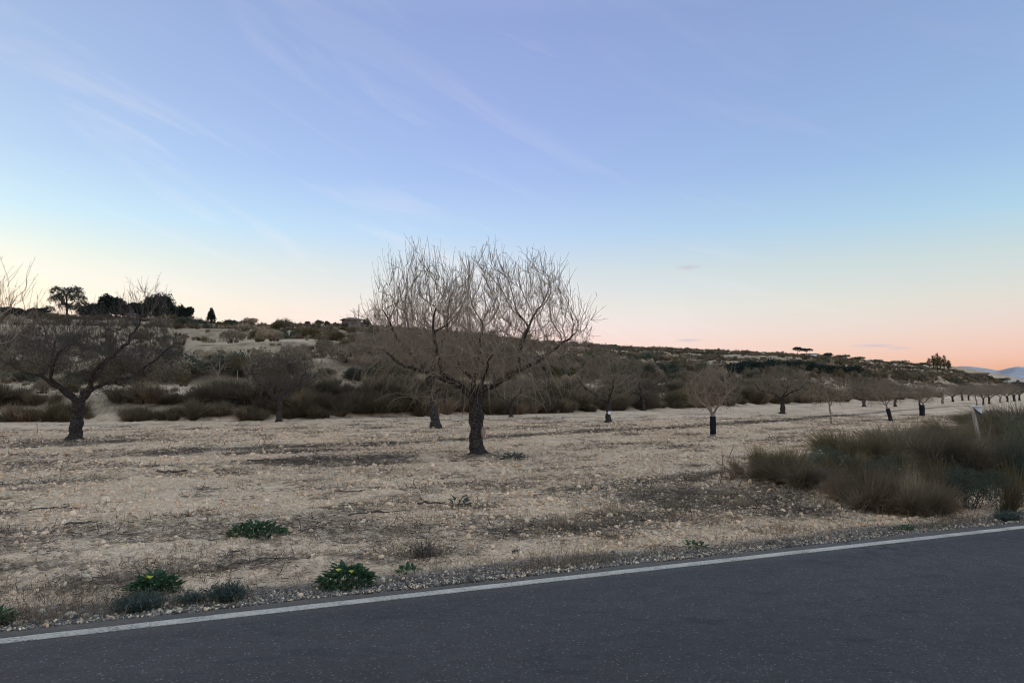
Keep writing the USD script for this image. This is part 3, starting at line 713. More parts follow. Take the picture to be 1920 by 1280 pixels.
# the tree on the left
left_stems = [
    ([(0, 0, 0), (.02, 0, .4), (.08, 0, .8), (.08, 0, 1.05)], None),
    ([(.08, 0, 1.05), (-.35, -.1, 1.4), (-.75, -.2, 1.68), (-1.4, -.2, 1.9), (-2.0, -.1, 2.2)], (0, 999)),
    ([(.08, 0, 1.05), (.45, 0, 1.4), (.9, -.05, 1.58), (1.6, 0, 1.75), (2.0, 0, 2.1), (2.6, .1, 2.65)], (0, 999)),
    ([(.08, 0, 1.05), (.3, .3, 1.7), (.5, .8, 2.3)], (0, 999)),
    ([(.3, .1, 1.3), (.7, -.4, 1.9), (1.6, -.5, 2.6), (1.9, -.4, 3.2)], (2, 3)),
    ([(-.6, -.2, 1.6), (-.3, -.6, 2.0), (.1, -.9, 2.4)], (1, 5)),
    ([(-.9, -.2, 1.7), (-1.0, .5, 2.2), (-1.2, .9, 2.7)], (1, 7)),
]
left_pts = blob(R0, 7500, [(0, 0, 2.35, 2.6, 1.9, .75), (1.9, -.2, 3.1, .75, .9, 1.0), (-.8, 0, 2.8, .8, .9, .8), (2.3, 0, 2.2, .7, .9, .8), (-2, 0, 2.3, .8, .9, .7), (.6, 0, 1.5, .8, .8, .4), (1.5, -.3, 1.55, .7, .6, .45), (-.2, .8, 2.9, .8, .7, .6), (.6, 0, 2.9, 1.2, 1.0, .6), (-1.3, .2, 2.9, .7, .8, .5), (1.4, .3, 2.6, 1.0, .9, .7)])
x, y, z = hitg(145, 824)
t = empty("almond_tree", (x, y, z - 0.02))
tag(t, "dark low spreading almond tree with a forked trunk, left of the lone largest tree", "tree", "bare almond trees in the field")
almond(t, 12, left_stems, left_pts, trunk_r=0.15, step=0.11, di=0.7, dk=0.17, shoots=2.3, shoot_len=0.42, leaf_n=1700, leaf_z=(1.0, 2.2), droopers=170, twig="twig_backlit")

# a nearer tree whose branches reach in from the left of the picture
t = empty("almond_tree", (-11.3, 13.6, gz(-11.3, 13.6) - .02), rz=20)
tag(t, "almond tree at the left edge of the photo, only its branch ends in view", "tree", "bare almond trees in the field")
st, pt = vase(31, 1.1, 2.3, 4.2, 4, dens=1900, first=-0.35)
almond(t, 13, st, pt, trunk_r=0.15, step=0.13, di=0.75, dk=0.23, shoots=1.6, shoot_len=0.55, leaf_n=220, leaf_z=(1.0, 3.6), droopers=40, tip=0.005)

shapes_a = []
for k, kw in enumerate((dict(seed=41, fork=0.85, spread=1.75, height=2.9, n_limb=3, first=3.0), dict(seed=42, fork=0.75, spread=1.6, height=2.7, n_limb=4), dict(seed=43, fork=0.9, spread=1.8, height=2.8, n_limb=5),
                        dict(seed=44, fork=0.8, spread=1.5, height=2.6, n_limb=2, first=0.2), dict(seed=45, fork=0.95, spread=1.5, height=3.0, n_limb=4), dict(seed=46, fork=1.0, spread=1.3, height=2.6, n_limb=3))):
    c = shape("bare_almond_shape")
    st, pt = vase(dens=2300, **kw)
    pale = k >= 4
    almond(c, 50 + k, st, pt, trunk_r=0.055 if k == 5 else 0.105 if k == 4 else 0.125, step=0.13, di=0.8, dk=0.19, shoots=2.2, shoot_len=0.42, leaf_n=600, leaf_z=(0.9, 2.0), droopers=60, bark="bark_pale" if pale else "bark", tip=0.005, shoot_r=0.0056, twig="twig_light" if k >= 4 else "twig_backlit" if k == 3 else "twig")
    shapes_a.append((c, kw["height"] + 0.25, kw["spread"] + .3))

FIELD = [  # photo pixel of the foot, row of the top, half width in pixels, shape, turn, label, extra
    (525, 791, 648, 75, 3, 10, "dark almond tree with a narrow V fork, right of the low spreading tree", None),
    (818, 801, 440, 118, 0, 40, "almond tree close behind the largest tree, its trunk just left of that trunk", None),
    (958, 781, 690, 55, 1, 200, "small almond tree half hidden behind the right side of the largest tree", None),
    (1140, 791, 655, 82, 0, 0, "almond tree with a round white cut on its dark trunk", "cut"),
    (1205, 769, 690, 62, 3, 70, "leaning almond tree close to the dry grass, right of the white cut tree", None),
    (1335, 819, 668, 68, 4, 0, "pale branched almond tree with its trunk foot wrapped in black", "foot"),
    (1465, 775, 682, 78, 2, 100, "broad almond tree with a thick dark trunk behind the pale branched one", None),
    (1555, 795, 695, 46, 5, 0, "young almond tree with one thin straight pale trunk", None),
    (1618, 762, 700, 50, 1, 30, "dark trunked almond tree far behind the thin pale one", None),
    (1668, 789, 702, 46, 5, 120, "almond tree whose leaning trunk is wrapped in a black guard", "lean"),
    (1676, 762, 706, 40, 0, 90, "almond tree directly behind the leaning black guarded one", None),
    (1726, 779, 712, 42, 5, 240, "almond tree with an upright wide black trunk guard", "wide"),
    (1722, 760, 712, 32, 1, 160, "almond tree directly behind the upright black guard", None),
    (1765, 757, 716, 36, 4, 20, "far orchard almond tree, first of the row beyond the black guards", None),
    (1784, 753, 716, 30, 0, 210, "far orchard almond tree, second of the row beyond the black guards", None),
    (1802, 751, 716, 26, 3, 30, "thin far almond tree in the gap before the white capped post", None),
    (1814, 750, 714, 24, 1, 70, "far almond tree above the white cap of the post", None),
    (1829, 760, 712, 34, 5, 310, "far almond tree leaning right of the white capped post", "tilt"),
    (1841, 759, 716, 28, 2, 15, "far almond tree with a reddish upright trunk beside the leaning one", None),
    (1852, 757, 714, 30, 0, 145, "far almond tree two along from the leaning one", None),
    (1873, 755, 715, 30, 4, 75, "far almond tree just above the olive roadside bush crest", None),
    (1886, 753, 714, 28, 1, 260, "far almond tree left of the twin trunks at the right edge", None),
    (1899, 752, 712, 32, 3, 120, "left one of the twin trunked far almond trees at the right edge", None),
    (1909, 751, 712, 30, 2, 300, "right one of the twin trunked far almond trees at the right edge", None),
]
for px, py, top, hw, k, rz, label, extra in FIELD:
    x, y, z = hitg(px, py)
    cls, hgt, spr = shapes_a[k]
    h = (py - top) * y / FPX
    w = hw * y / FPX
    sc = (w / spr, w / spr, h / hgt)
    if k == 5:
        sc = (w / spr, w / spr, h / hgt)
    tilt = (0, -7) if px == 818 else (0, -14) if extra == "lean" else (0, -9) if extra == "tilt" else (0, 0)
    t = copy("almond_tree", cls, (x, y, z - 0.03), rz, sc, label, "tree", "bare almond trees in the field", tilt=tilt, instance=extra not in ("cut", "foot", "lean", "wide"))
    s0 = sc[0]; inv = np.array([1 / sc[0], 1 / sc[1], 1 / sc[2]])
    ca, sa = math.cos(math.radians(-rz)), math.sin(math.radians(-rz))
    def local(v):                                # metres along the world's axes -> the tree's own scaled axes
        v = np.asarray(v, float); return np.stack([v[:, 0] * ca - v[:, 1] * sa, v[:, 0] * sa + v[:, 1] * ca, v[:, 2]], 1) * inv
    if extra == "cut":
        m = trimesh.creation.cylinder(0.075, 0.03, sections=14); v = m.vertices[:, [0, 2, 1]] + [0.03, -0.125 * sc[0] - .02, 0.42]
        obj("white_cut", (local(v), m.faces), M["white_cut"], t)
    if extra in ("foot", "lean", "wide"):
        rr, z0, z1 = {"foot": (0.085, 0.12, 0.62), "lean": (0.085, -.02, 0.60), "wide": (0.14, 0.02, 0.62)}[extra]
        zz = np.linspace(z0, z1, 6); p = np.stack([0 * zz, 0 * zz, zz], 1)
        outer = tube(p, rr * (1 + 0.05 * np.sin(zz * 19)), 14, cap=False); inner = tube(p, rr * .93 * (1 + 0.05 * np.sin(zz * 19)), 14, cap=False)
        n = len(outer[0]); e = n - 14; kk = np.arange(14); k2 = (kk + 1) % 14
        v, f = merge([outer, (inner[0], inner[1][:, ::-1])])
        f = np.vstack([f, np.stack([e + kk, e + k2, n + e + k2], 1), np.stack([e + kk, n + e + k2, n + e + kk], 1)])
        v = v + 0.012 * (meshkit.noise(v * 9, 3)[:, None] - .5)
        obj("trunk_guard", (local(v), f), M["guard"], t, smooth=50)

# ---------------------------------------------------------------- shrubs
def fountain(seed, n, r0=0.30, spread=0.75, h=1.0, width=0.006, droop=1.1, segs=4):
    """A mounded clump of thin dry stems that arch outward."""
    r = np.random.default_rng(seed)
    k = max(4, n // 260)
    tuft = np.stack([r.normal(size=k) * r0 * 1.15, r.normal(size=k) * r0 * 1.15, np.zeros(k)], 1)
    which = r.integers(0, k, n)
    base = tuft[which] + np.stack([r.normal(size=n) * .07, r.normal(size=n) * .07, np.zeros(n)], 1)
    a = r.uniform(0, 6.283, n); tilt = np.abs(r.normal(size=n)) * 0.42 * spread + 0.04
    out = np.stack([np.cos(a), np.sin(a), 0 * a], 1) * tilt[:, None] + base * [0.6, 0.6, 0] * spread
    d = unit(out + [0, 0, 1.0])
    hk = r.uniform(0.62, 1.1, k)[which]
    ln = h * 1.12 * hk * r.uniform(0.55, 1.1, n)
    return blades(base - [0, 0, 0.03], d, ln, np.full(n, width) * r.uniform(.6, 1.3, n), droop * r.uniform(0.3, 1.3, n) * (0.3 + tilt), segs, r, 0.10)

def fuzz(seed, n, lobes, size, aspect=0.35):
    """Leafy or twiggy scrub: small leaves on the shells of several uneven lobes."""
    r = np.random.default_rng(seed)
    vol = np.array([l[3] * l[5] for l in lobes]); vs = []
    for l, k in zip(lobes, (n * vol / vol.sum()).astype(int)):
        d = unit(r.normal(size=(k, 3))); d[:, 2] = np.where(d[:, 2] < -0.2, -d[:, 2], d[:, 2])
        bump = 0.72 + 0.55 * (meshkit.fbm(d * 2.4 + seed + l[0] * 3, 3, seed) )
        q = np.clip(r.normal(0.9, 0.13, k), .4, 1.2) * bump
        vs.append(np.array(l[:3]) + d * q[:, None] * np.array(l[3:]))
    c = np.vstack(vs); c = c[c[:, 2] > 0.0]
    return leaves(c, size * r.uniform(.6, 1.4, len(c)), r, aspect)

def stems_in(seed, n, h, spread, rad=0.012):
    r = np.random.default_rng(seed); out = []
    for _ in range(n):
        p = np.array([r.normal() * .06, r.normal() * .06, -0.05]); d = unit(np.array([r.normal() * spread, r.normal() * spread, 1.0])); q = [p]
        for _ in range(4):
            d = unit(d + r.normal(size=3) * .2 + [0, 0, .05]); q.append(q[-1] + d * h / 4)
        out.append(tube(np.array(q), np.linspace(rad, rad * .35, 5), 3, cap=False))
    return merge(out)

def lobes_of(seed, n=5, w=0.7, h=1.0):
    r = np.random.default_rng(seed)
    return [(r.normal() * w * .42, r.normal() * w * .42, r.uniform(.15, .45) * h, r.uniform(.35, .62) * w, r.uniform(.35, .62) * w, r.uniform(.35, .6) * h) for _ in range(n)]

grass_shapes, scrub_shapes, twig_shapes = [], [], []
for k in range(5):
    c = shape("dry_grass_shape")
    obj("stems", fountain(100 + k, 2000, width=0.014, droop=1.35), M[("straw", "straw", "olive", "straw", "straw_gold")[k]], c)
    obj("thatch", fountain(120 + k, 700, h=0.75, spread=1.2, width=0.016, droop=1.5), M["straw"], c)
    grass_shapes.append(c)
for k in range(5):
    c = shape("scrub_shape")
    obj("foliage", fuzz(140 + k, 2600, lobes_of(140 + k), 0.075, 0.5), M[("dark", "dark", "brown", "dark", "olive")[k]], c)
    obj("stems", stems_in(150 + k, 14, 0.7, .5), M["deadwood"], c)
    scrub_shapes.append(c)
for k in range(3):
    c = shape("bare_sapling_shape")
    st, pt = vase(160 + k, 0.55, 0.8, 1.9, 3, dens=260, low=0.7)
    almond(c, 170 + k, st, pt, trunk_r=0.03, step=0.13, di=.8, dk=.2, shoots=1.5, shoot_len=.4, leaf_n=0, bark="bark_pale", tip=0.006, shoot_r=0.007)
    twig_shapes.append(c)

R1 = np.random.default_rng(21)
# the line of dry grass along the far edge of the field, on its bank
G_EDGE = "clumps of dry grass along the far edge of the field"
tpos = -46.0
e0 = np.interp(0, EX, ts)                        # distance along the edge in front of the camera
nrm = np.stack([-np.gradient(EY, ts), np.gradient(EX, ts)], 1)
def edge_point(t, s):
    i = int(np.clip(np.searchsorted(ts, t), 0, len(ts) - 1))
    return EX[i] + nrm[i, 0] * s, EY[i] + nrm[i, 1] * s
t_ = e0 - 31.0
while t_ < e0 + 135:
    far = max(0.0, t_ - e0 - 10)
    for row in range(3 if far < 50 else 2):
        if row and noise2(np.array([t_ * .22]), np.array([row * 3.0]), 1.0, 2, 85)[0] < .40:
            continue
        if R1.random() < 0.06:
            continue
        x, y = edge_point(t_ + R1.normal() * .3, 0.5 + row * 1.15 + R1.normal() * .35)
        hh = R1.uniform(0.6, 1.3) ** 1.15 * (1.0 if t_ < e0 + 30 else 1.15) * (1 if row else .85)
        ww = hh * R1.uniform(1.1, 1.6)
        k = int(R1.choice([0, 1, 3, 2, 4], p=[.28, .26, .26, .05, .15]))
        copy("dry_grass_clump", grass_shapes[k], (x, y, gz(x, y) - .05), R1.uniform(0, 360), (ww, ww, hh), {2: "olive dry grass clump in the brown line along the field's far edge", 4: "golden dry grass clump in the brown line along the field's far edge"}.get(k, "clump of brown dry grass in the line along the field's far edge"), "dry grass", {2: "olive clumps along the far edge of the field", 4: "golden clumps along the far edge of the field"}.get(k, G_EDGE))
    t_ += R1.uniform(0.8, 1.9) * (1 + far / 60)

# scrub on the terraces of the hill: the bushes that show largest are things, the small rest is one mass
def density(s, x, y):
    bank = np.interp(s, [3, 9.5, 12, 13.5, 17, 18.5, 27, 30, 33, 35, 48, 51, 54, 58, 78, 84, 100, 240], [.3, .12, .4, 1.2, 1.2, .25, .25, .9, .9, .3, .3, .8, .8, .4, .6, .7, .5, .45])
    return bank * (0.25 + 1.3 * smooth01((noise2(x, y, 0.09, 3, 81) - 0.36) / 0.3))
cand = []
N = 230000
az = R1.uniform(-0.74, 0.74, N); dd = np.sqrt(R1.uniform(30 ** 2, 470 ** 2, N))
x, y = dd * np.sin(az), dd * np.cos(az)
s, t = st_of(x, y)
ok = (s > 3.2) & (s < 340) & (R1.random(N) < density(s, x, y) * np.clip(28 / np.maximum(s, 28), .22, 1) ** .35)
x, y, s, dd = x[ok], y[ok], s[ok], dd[ok]
ok = ~((np.abs(x / y - (658 - 960) / FPX) < 0.028) & (s > 150))
x, y, s, dd = x[ok], y[ok], s[ok], dd[ok]
z = ground(x, y, False)
size = R1.lognormal(-0.42, 0.42, len(x)) * np.interp(s, [0, 12, 15, 18, 30, 80, 240], [.5, .55, 1.75, .9, .85, .8, .85])
size = np.minimum(size, 1.75)
order = np.argsort(-size / dd)
G_SCRUB = "bushes scattered over the terraced hillside"
kinds = R1.choice(len(scrub_shapes), len(x), p=[.15, .14, .36, .12, .23])
SCRUB_LABEL = {0: "dark bush among those scattered over the terraced hillside", 1: "dark bush among those scattered over the terraced hillside", 3: "dark bush among those scattered over the terraced hillside",
               2: "brown twiggy bush among those scattered over the terraced hillside", 4: "olive bush among those scattered over the terraced hillside"}
for q in order[:285]:
    k = int(kinds[q])
    copy("hillside_bush", scrub_shapes[k], (x[q], y[q], z[q] - .05), R1.uniform(0, 360), (size[q] * 1.15, size[q] * 1.15, size[q] * R1.uniform(.75, 1.15)), SCRUB_LABEL[k], "bush", G_SCRUB if k in (0, 1, 3) else {2: "brown bushes on the terraced hillside", 4: "olive bushes on the terraced hillside"}[k])

def scatter(name, protos, pos, scale, kind="stuff", label=None, cat=None, pick=None, flat_=False, seed=5):
    """One PointInstancer: what nobody could count."""
    r = np.random.default_rng(seed)
    path = numbered(name)
    pi = UsdGeom.PointInstancer.Define(stage, path)
    targets = []
    for k, (m, material) in enumerate(protos):
        targets.append(usdkit.mesh(stage, f"{path}/shape_{k}" if k else f"{path}/shape", m, material).GetPath())
    pi.CreatePrototypesRel().SetTargets(targets)
    n = len(pos)
    pi.CreateProtoIndicesAttr(Vt.IntArray.FromNumpy((r.integers(0, len(protos), n) if pick is None else pick).astype(np.int32)))
    pi.CreatePositionsAttr(Vt.Vec3fArray.FromNumpy(np.asarray(pos, np.float32)))
    sc = np.asarray(scale, np.float32)
    pi.CreateScalesAttr(Vt.Vec3fArray.FromNumpy(np.repeat(sc[:, None], 3, 1) if sc.ndim == 1 else sc))
    a = r.uniform(0, 2 * np.pi, n)
    q = np.stack([np.cos(a / 2), 0 * a, 0 * a, np.sin(a / 2)], 1)
    if flat_ is False:
        pass
    else:                                            # tumbled every way
        q = unit(r.normal(size=(n, 4)))
    pi.CreateOrientationsAttr(Vt.QuathArray([Gf.Quath(float(b[0]), float(b[1]), float(b[2]), float(b[3])) for b in q]))
    tag(pi, label, cat, kind=kind)
    return pi

rest = order[285:]
small = [(fuzz(180 + k, 420, lobes_of(180 + k, 4), 0.17, 0.5), M[m]) for k, m in enumerate(("dark", "brown", "brown", "olive", "brown"))]
small += [(fountain(190 + k, 420, width=0.022, droop=1.2, segs=2), M[m]) for k, m in enumerate(("straw", "straw_gold", "straw_gold", "olive", "straw"))]
P = np.stack([x[rest], y[rest], z[rest] - .04], 1)
scatter("hillside_scrub", small, P, size[rest] * R1.uniform(.6, 1.0, len(rest)), label="low dry scrub covering the terraced hillside behind the field", cat="scrub")

# pale leafless saplings and a greenish one on the second terrace
for px, py, h, k, label in ((410, 722, 2.3, 0, "thin pale bare sapling on the terrace behind the V forked tree, leftmost"), (620, 728, 1.7, 1, "pale forked bare sapling against dark bushes on the terrace"),
                            (470, 724, 1.7, 2, "small bare sapling on the terrace beside the greenish young tree"), (585, 726, 1.8, 0, "bare sapling on the terrace left of the pale forked one")):
    x_, y_, z_ = hitg(px, py)
    copy("bare_sapling", twig_shapes[k], (x_, y_, z_ - .03), k * 77, (h / 2.1,) * 3, label, "tree", "saplings on the terrace")
x_, y_, z_ = hitg(445, 722)
t = empty("young_tree", (x_, y_, z_ - .03)); tag(t, "small greenish young tree on the terrace behind the V forked tree", "tree", "saplings on the terrace")
obj("trunk", tube([(0, 0, -.05), (.02, 0, .5), (0, .02, .9)], [.04, .03, .02], 6), M["bark_pale"], t)
obj("crown", fuzz(201, 900, [(0, 0, 1.25, .5, .5, .5), (.2, .1, 1.0, .4, .4, .3)], .08, .4), M["olive"], t)

# ---------------------------------------------------------------- the ridge
def at_ridge(px, back=0.0):
    """The highest seen point of the hill in a column of the photo."""
    X = (px - 960) / FPX
    d = np.arange(60, 420, 0.5)
    h = (ground(X * d, d, False) - EYE) / d
    k = int(np.argmax(h))
    dd_ = d[k] + back
    return X * dd_, dd_, gz(X * dd_, dd_)

def ridge_tree(name, px, w_px, h_px, label, cat="tree", kind="pine", lobes=None, n=3500, leaf=0.34, back=-2.0, trunk_h=0.3, seed=0, group="trees along the ridge", aspect=.5):
    x, y, z = at_ridge(px, back)
    if name == "evergreen_tree" and px < 400:
        w_px, h_px = w_px * 1.15, h_px * 1.05
    w, h = w_px * y / FPX / 2, h_px * y / FPX
    t = empty(name, (x, y, z - 0.2)); tag(t, label, cat, group)
    r = np.random.default_rng(seed + 300)
    tp = np.array([(0, 0, -.2), (w * .04, 0, h * trunk_h), (w * -.03, 0, h * .75)])
    parts = [tube(tp, [max(.05, h * .035), max(.04, h * .03), h * .012], 8)]
    for k in range(5):
        a = k * 1.3; e = np.array([math.cos(a) * w * .55, math.sin(a) * w * .55, h * (.55 + .06 * k)])
        parts.append(tube([tp[1], (tp[1] + e) / 2 + [0, 0, h * .08], e], [h * .018, h * .012, h * .005], 5))
    obj("trunk", merge(parts), M["bark"], t, smooth=True)
    if lobes is None:
        lobes = [(r.uniform(-.55, .55), r.uniform(-.5, .5), r.uniform(.4, .75), r.uniform(.3, .5), r.uniform(.3, .5), r.uniform(.2, .33)) for _ in range(8)]
    lob = [(a * w, b * w, c * h, d * w, e * w, f * h) for a, b, c, d, e, f in lobes]
    obj("crown", fuzz(seed + 320, n, lob, leaf, aspect), M[kind], t)
    return t

ridge_tree("gum_tree", 121, 86, 58, "tall open crowned tree with clumped foliage on the ridge, left of the round dark trees", kind="gumleaf", seed=1, n=4200, leaf=.32, trunk_h=.35,
           lobes=[(-.42, 0, .84, .30, .3, .2), (.30, .1, .85, .34, .3, .2), (-.50, .1, .58, .34, .3, .2), (.02, -.2, .64, .36, .4, .2), (.5, 0, .60, .36, .3, .22), (-.2, .2, .40, .3, .3, .16), (.66, .1, .40, .3, .3, .18), (.05, 0, .88, .2, .2, .12), (-.8, .1, .28, .2, .3, .14), (.3, .1, .3, .34, .3, .16)])
for k, (px, w, h, label, lob) in enumerate((
        (178, 60, 32, "leftmost of the dark rounded evergreen trees on the ridge, beside the tall open tree", None),
        (213, 66, 46, "tallest of the dark rounded evergreen trees on the ridge", None),
        (248, 44, 34, "dark evergreen tree just behind the small pale roofed hut on the ridge", None),
        (294, 56, 46, "dome shaped dark evergreen tree on the ridge", [(0, 0, .45, .8, .7, .5), (-.4, 0, .35, .5, .5, .4), (.45, 0, .35, .5, .5, .4)]),
        (338, 46, 32, "small dark evergreen tree on the ridge just left of the square block", None),
        (60, 50, 22, "dark evergreen tree low on the ridge, left of the tall open tree", None),
        (20, 50, 20, "dark evergreen tree on the ridge near the left edge of the photo", None))):
    ridge_tree("evergreen_tree", px, w, h, label, kind="pine", seed=10 + k, n=5500, leaf=.45, lobes=[(a, b, c * .8, d * 1.15, e * 1.15, f * 1.4) for a, b, c, d, e, f in lob] if lob else
               [(R1.normal() * .38, R1.uniform(-.4, .4), R1.uniform(.2, .72), R1.uniform(.22, .40), .36, R1.uniform(.16, .27)) for _ in range(15)], trunk_h=.15, group="dark evergreen trees on the ridge")
ridge_tree("cypress_tree", 394, 17, 31, "narrow pointed dark cypress on the ridge", kind="pine", seed=30, n=1500, leaf=.22, trunk_h=.05, lobes=[(0, 0, .3, .95, .9, .32), (0, 0, .55, .7, .7, .28), (.05, 0, .78, .38, .38, .24)])
for k, (px, w, h, kind, label) in enumerate(((542, 12, 9, "dark", "low rounded bush on the skyline left of the hilltop house, first of the row"), (575, 9, 9, "dark", "small round topped tree on the skyline, second left of the hilltop house"),
        (598, 20, 13, "gumleaf", "small spreading tree on the skyline left of the hilltop house"), (613, 7, 10, "dark", "small thin tree on the skyline nearest the left side of the hilltop house"),
        (686, 17, 17, "dark", "round dark tree beside the right wall of the hilltop house"), (470, 40, 14, "brown", "bare greyish thicket on the skyline right of the cypress"), (430, 40, 8, "dark", "dark hedge like bush on the skyline just right of the cypress"),
        (455, 20, 9, "brown", "small bare bush on the skyline between the cypress and the greyish thicket"), (1075, 16, 6, "brown", "low bush on the skyline right of the largest tree"), (1150, 18, 5, "dark", "low dark bush on the skyline left of the grey cloud"))):
    ridge_tree("skyline_tree", px, w, h, label, kind=kind, seed=40 + k, n=900, leaf=.3, trunk_h=.35, back=-1.0, group="small trees and bushes on the skyline")
for k, (px, w, h, label) in enumerate(((1496, 18, 15, "umbrella topped tree on the right skyline, left one of the pair by a shed"), (1512, 26, 14, "umbrella topped tree on the right skyline, right one of the pair by a shed"), (1553, 16, 8, "low umbrella topped tree on the right skyline, apart from the pair"))):
    ridge_tree("umbrella_tree", px, w, h, label, kind="gumleaf", seed=60 + k, n=1100, leaf=.4, trunk_h=.6, lobes=[(-.4, 0, .74, .55, .6, .26), (.4, 0, .76, .55, .6, .26), (0, .1, .85, .5, .5, .2)])
SKY_BUSH = ["low dark bush on the skyline under the right umbrella topped tree", "low dark bush on the skyline under the lone umbrella topped tree", "low dark bush on the skyline right of the lone umbrella topped tree", "second low dark bush on the skyline right of the lone umbrella topped tree",
            "third low dark bush on the skyline, above the right end of the long hedge", "low dark bush on the skyline midway between long hedge and slim grove", "low dark bush on the skyline left of the pointed tree by the shelter", "low dark bush on the skyline right of the flat roofed building", "low dark bush on the skyline just left of the slim grove"]
for k, (px, w, h) in enumerate(((1525, 26, 7), (1550, 26, 7), (1580, 30, 8), (1610, 26, 6), (1640, 30, 6), (1690, 30, 6), (1880, 26, 7), (1850, 20, 6), (1730, 20, 6))):
    ridge_tree("skyline_bush", px, w, h, SKY_BUSH[k], cat="bush", kind="dark", seed=70 + k, n=700, leaf=.5, trunk_h=.1, back=-1, group="low bushes on the right skyline",
               lobes=[(-.5, 0, .3, .55, .5, .45), (.4, 0, .35, .6, .5, .5), (0, 0, .3, .6, .5, .4)])
for k, (px, h) in enumerate(((1742, 8), (1750, 14), (1757, 20), (1763, 13), (1770, 16), (1778, 8))):
    ridge_tree("poplar_tree", px, 9, h + 12, ("leftmost slim tree of the small grove on the right skyline", "slim tree second from the left in the small skyline grove", "tallest slim tree in the small grove on the right skyline", "slim tree just right of the tallest in the skyline grove", "slim tree second from the right in the small skyline grove", "rightmost slim tree of the small grove on the right skyline")[k] , kind="olive", seed=90 + k, n=520, leaf=.5, trunk_h=.15, back=-6,
               lobes=[(0, 0, .5, 1.0, .8, .3), (0, 0, .78, .55, .6, .24), (.2, 0, .3, .9, .7, .2)], group="grove of slim trees on the right skyline")
ridge_tree("evergreen_tree", 1907, 13, 17, "dark pointed tree on the right skyline beside the white framed shelter", kind="pine", seed=99, n=900, leaf=.4, trunk_h=.1, lobes=[(0, 0, .3, .8, .8, .28), (0, 0, .6, .5, .5, .3), (.3, 0, .25, .7, .6, .2)])

# long clipped dark hedge on the hillside to the right
def on_hill(px, py):
    return hitg(px, py)
h0, h1 = on_hill(1345, 699), on_hill(1612, 703)
hx, hy = np.array([h0[0], h1[0]]), np.array([h0[1], h1[1]])
t = empty("hedge", (0, 0, 0)); tag(t, "long dark green hedge across the hillside, right of the pale branched almond tree", "hedge")
n = 9000
k_ = R1.random(n); L_ = math.hypot(hx[1] - hx[0], hy[1] - hy[0])
cx, cy = hx[0] + (hx[1] - hx[0]) * k_, hy[0] + (hy[1] - hy[0]) * k_
hh = 14 * (cy / FPX) * (0.65 + .6 * meshkit.fbm(np.stack([k_ * 22, 0 * k_, 0 * k_], -1), 3, 3))
c = np.stack([cx + R1.normal(size=n) * .4, cy + R1.normal(size=n) * .4, ground(cx, cy, False) + hh * R1.random(n) ** .7], 1)
obj("foliage", leaves(c, R1.uniform(.3, .65, n), R1, .6), M["pine"], t)
hs = []
for q in np.linspace(.01, .99, 40):
    a, b = hx[0] + (hx[1] - hx[0]) * q, hy[0] + (hy[1] - hy[0]) * q
    hs.append(tube([(a, b, gz(a, b) - .1), (a, b, gz(a, b) + 0.9)], [.06, .03], 5))
obj("stems", merge(hs), M["bark"], t)

# ---------------------------------------------------------------- buildings
plaster = lambda name, a, b: plain(name, [(0.3, a), (0.7, b)], 0.8, bump=0.01)
M["wall"] = plaster("old_render", (0.13, 0.10, 0.09), (0.20, 0.16, 0.14)); M["roof"] = plaster("clay_roof", (0.11, 0.075, 0.06), (0.17, 0.12, 0.095))
M["white_wall"] = plaster("white_wall", (0.60, 0.58, 0.56), (0.74, 0.72, 0.70)); M["pane"] = mat("dark_pane", {"p": ("principled_bsdf", {"base_color": (0.02, 0.022, 0.026), "roughness": 0.15})})
M["navy"] = plaster("navy_sheet", (0.012, 0.014, 0.022), (0.02, 0.024, 0.036)); M["wood"] = plain("weathered_post", [(0.3, (0.24, 0.20, 0.155)), (0.7, (0.42, 0.36, 0.28))], 20, bump=0.005)

def gable(t, w, d, h, roof_h, over, wall, roof, hip=True):
    b = [box(-w / 2, w / 2, -d / 2, d / 2, -1.8, h)]
    obj("wall", merge(b), wall, t)
    x0, y0 = w / 2 + over, d / 2 + over
    rx = x0 - (y0 * .9 if hip else 0)
    v = np.array([(-x0, -y0, h), (x0, -y0, h), (x0, y0, h), (-x0, y0, h), (-x0, -y0, h + .14), (x0, -y0, h + .14), (x0, y0, h + .14), (-x0, y0, h + .14), (-rx, 0, h + roof_h), (rx, 0, h + roof_h)])
    f = np.array([(0, 2, 1), (0, 3, 2), (0, 1, 5), (0, 5, 4), (1, 2, 6), (1, 6, 5), (2, 3, 7), (2, 7, 6), (3, 0, 4), (3, 4, 7), (4, 5, 9), (4, 9, 8), (6, 7, 8), (6, 8, 9), (5, 6, 9), (7, 4, 8)])
    return obj("roof", (v, f), roof, t)

x, y, z = at_ridge(658, -3)
m_ = y / FPX
t = empty("hilltop_house", (x, y, z + .45), rz=24); tag(t, "small hip roofed house alone on the hilltop", "house")
W = 31 * m_
gable(t, W, W * .78, 9.0 * m_, 5.5 * m_, .35, M["wall"], M["roof"])
for k, (wx, wz, ww, wh, nm) in enumerate(((-.27, .45, .16, .36, "window"), (.27, .45, .16, .36, "window"), (0.02, 0, .2, .62, "door"))):
    hz = 9.0 * m_
    f = obj(nm, merge([box((wx - ww / 2) * W, (wx + ww / 2) * W, -W * .39 - .06, -W * .39 + .02, wz * hz, (wz + wh) * hz)]), M["roof"], t)
    obj("pane", box((wx - ww / 2) * W + .12, (wx + ww / 2) * W - .12, -W * .39 - .09, -W * .39 - .05, wz * hz + .12, (wz + wh) * hz - .12), M["pane"], f)
hz = 9.0 * m_
f = obj("window", box(W / 2 - .02, W / 2 + .06, -.16 * W, .08 * W, .4 * hz, .8 * hz), M["roof"], t)
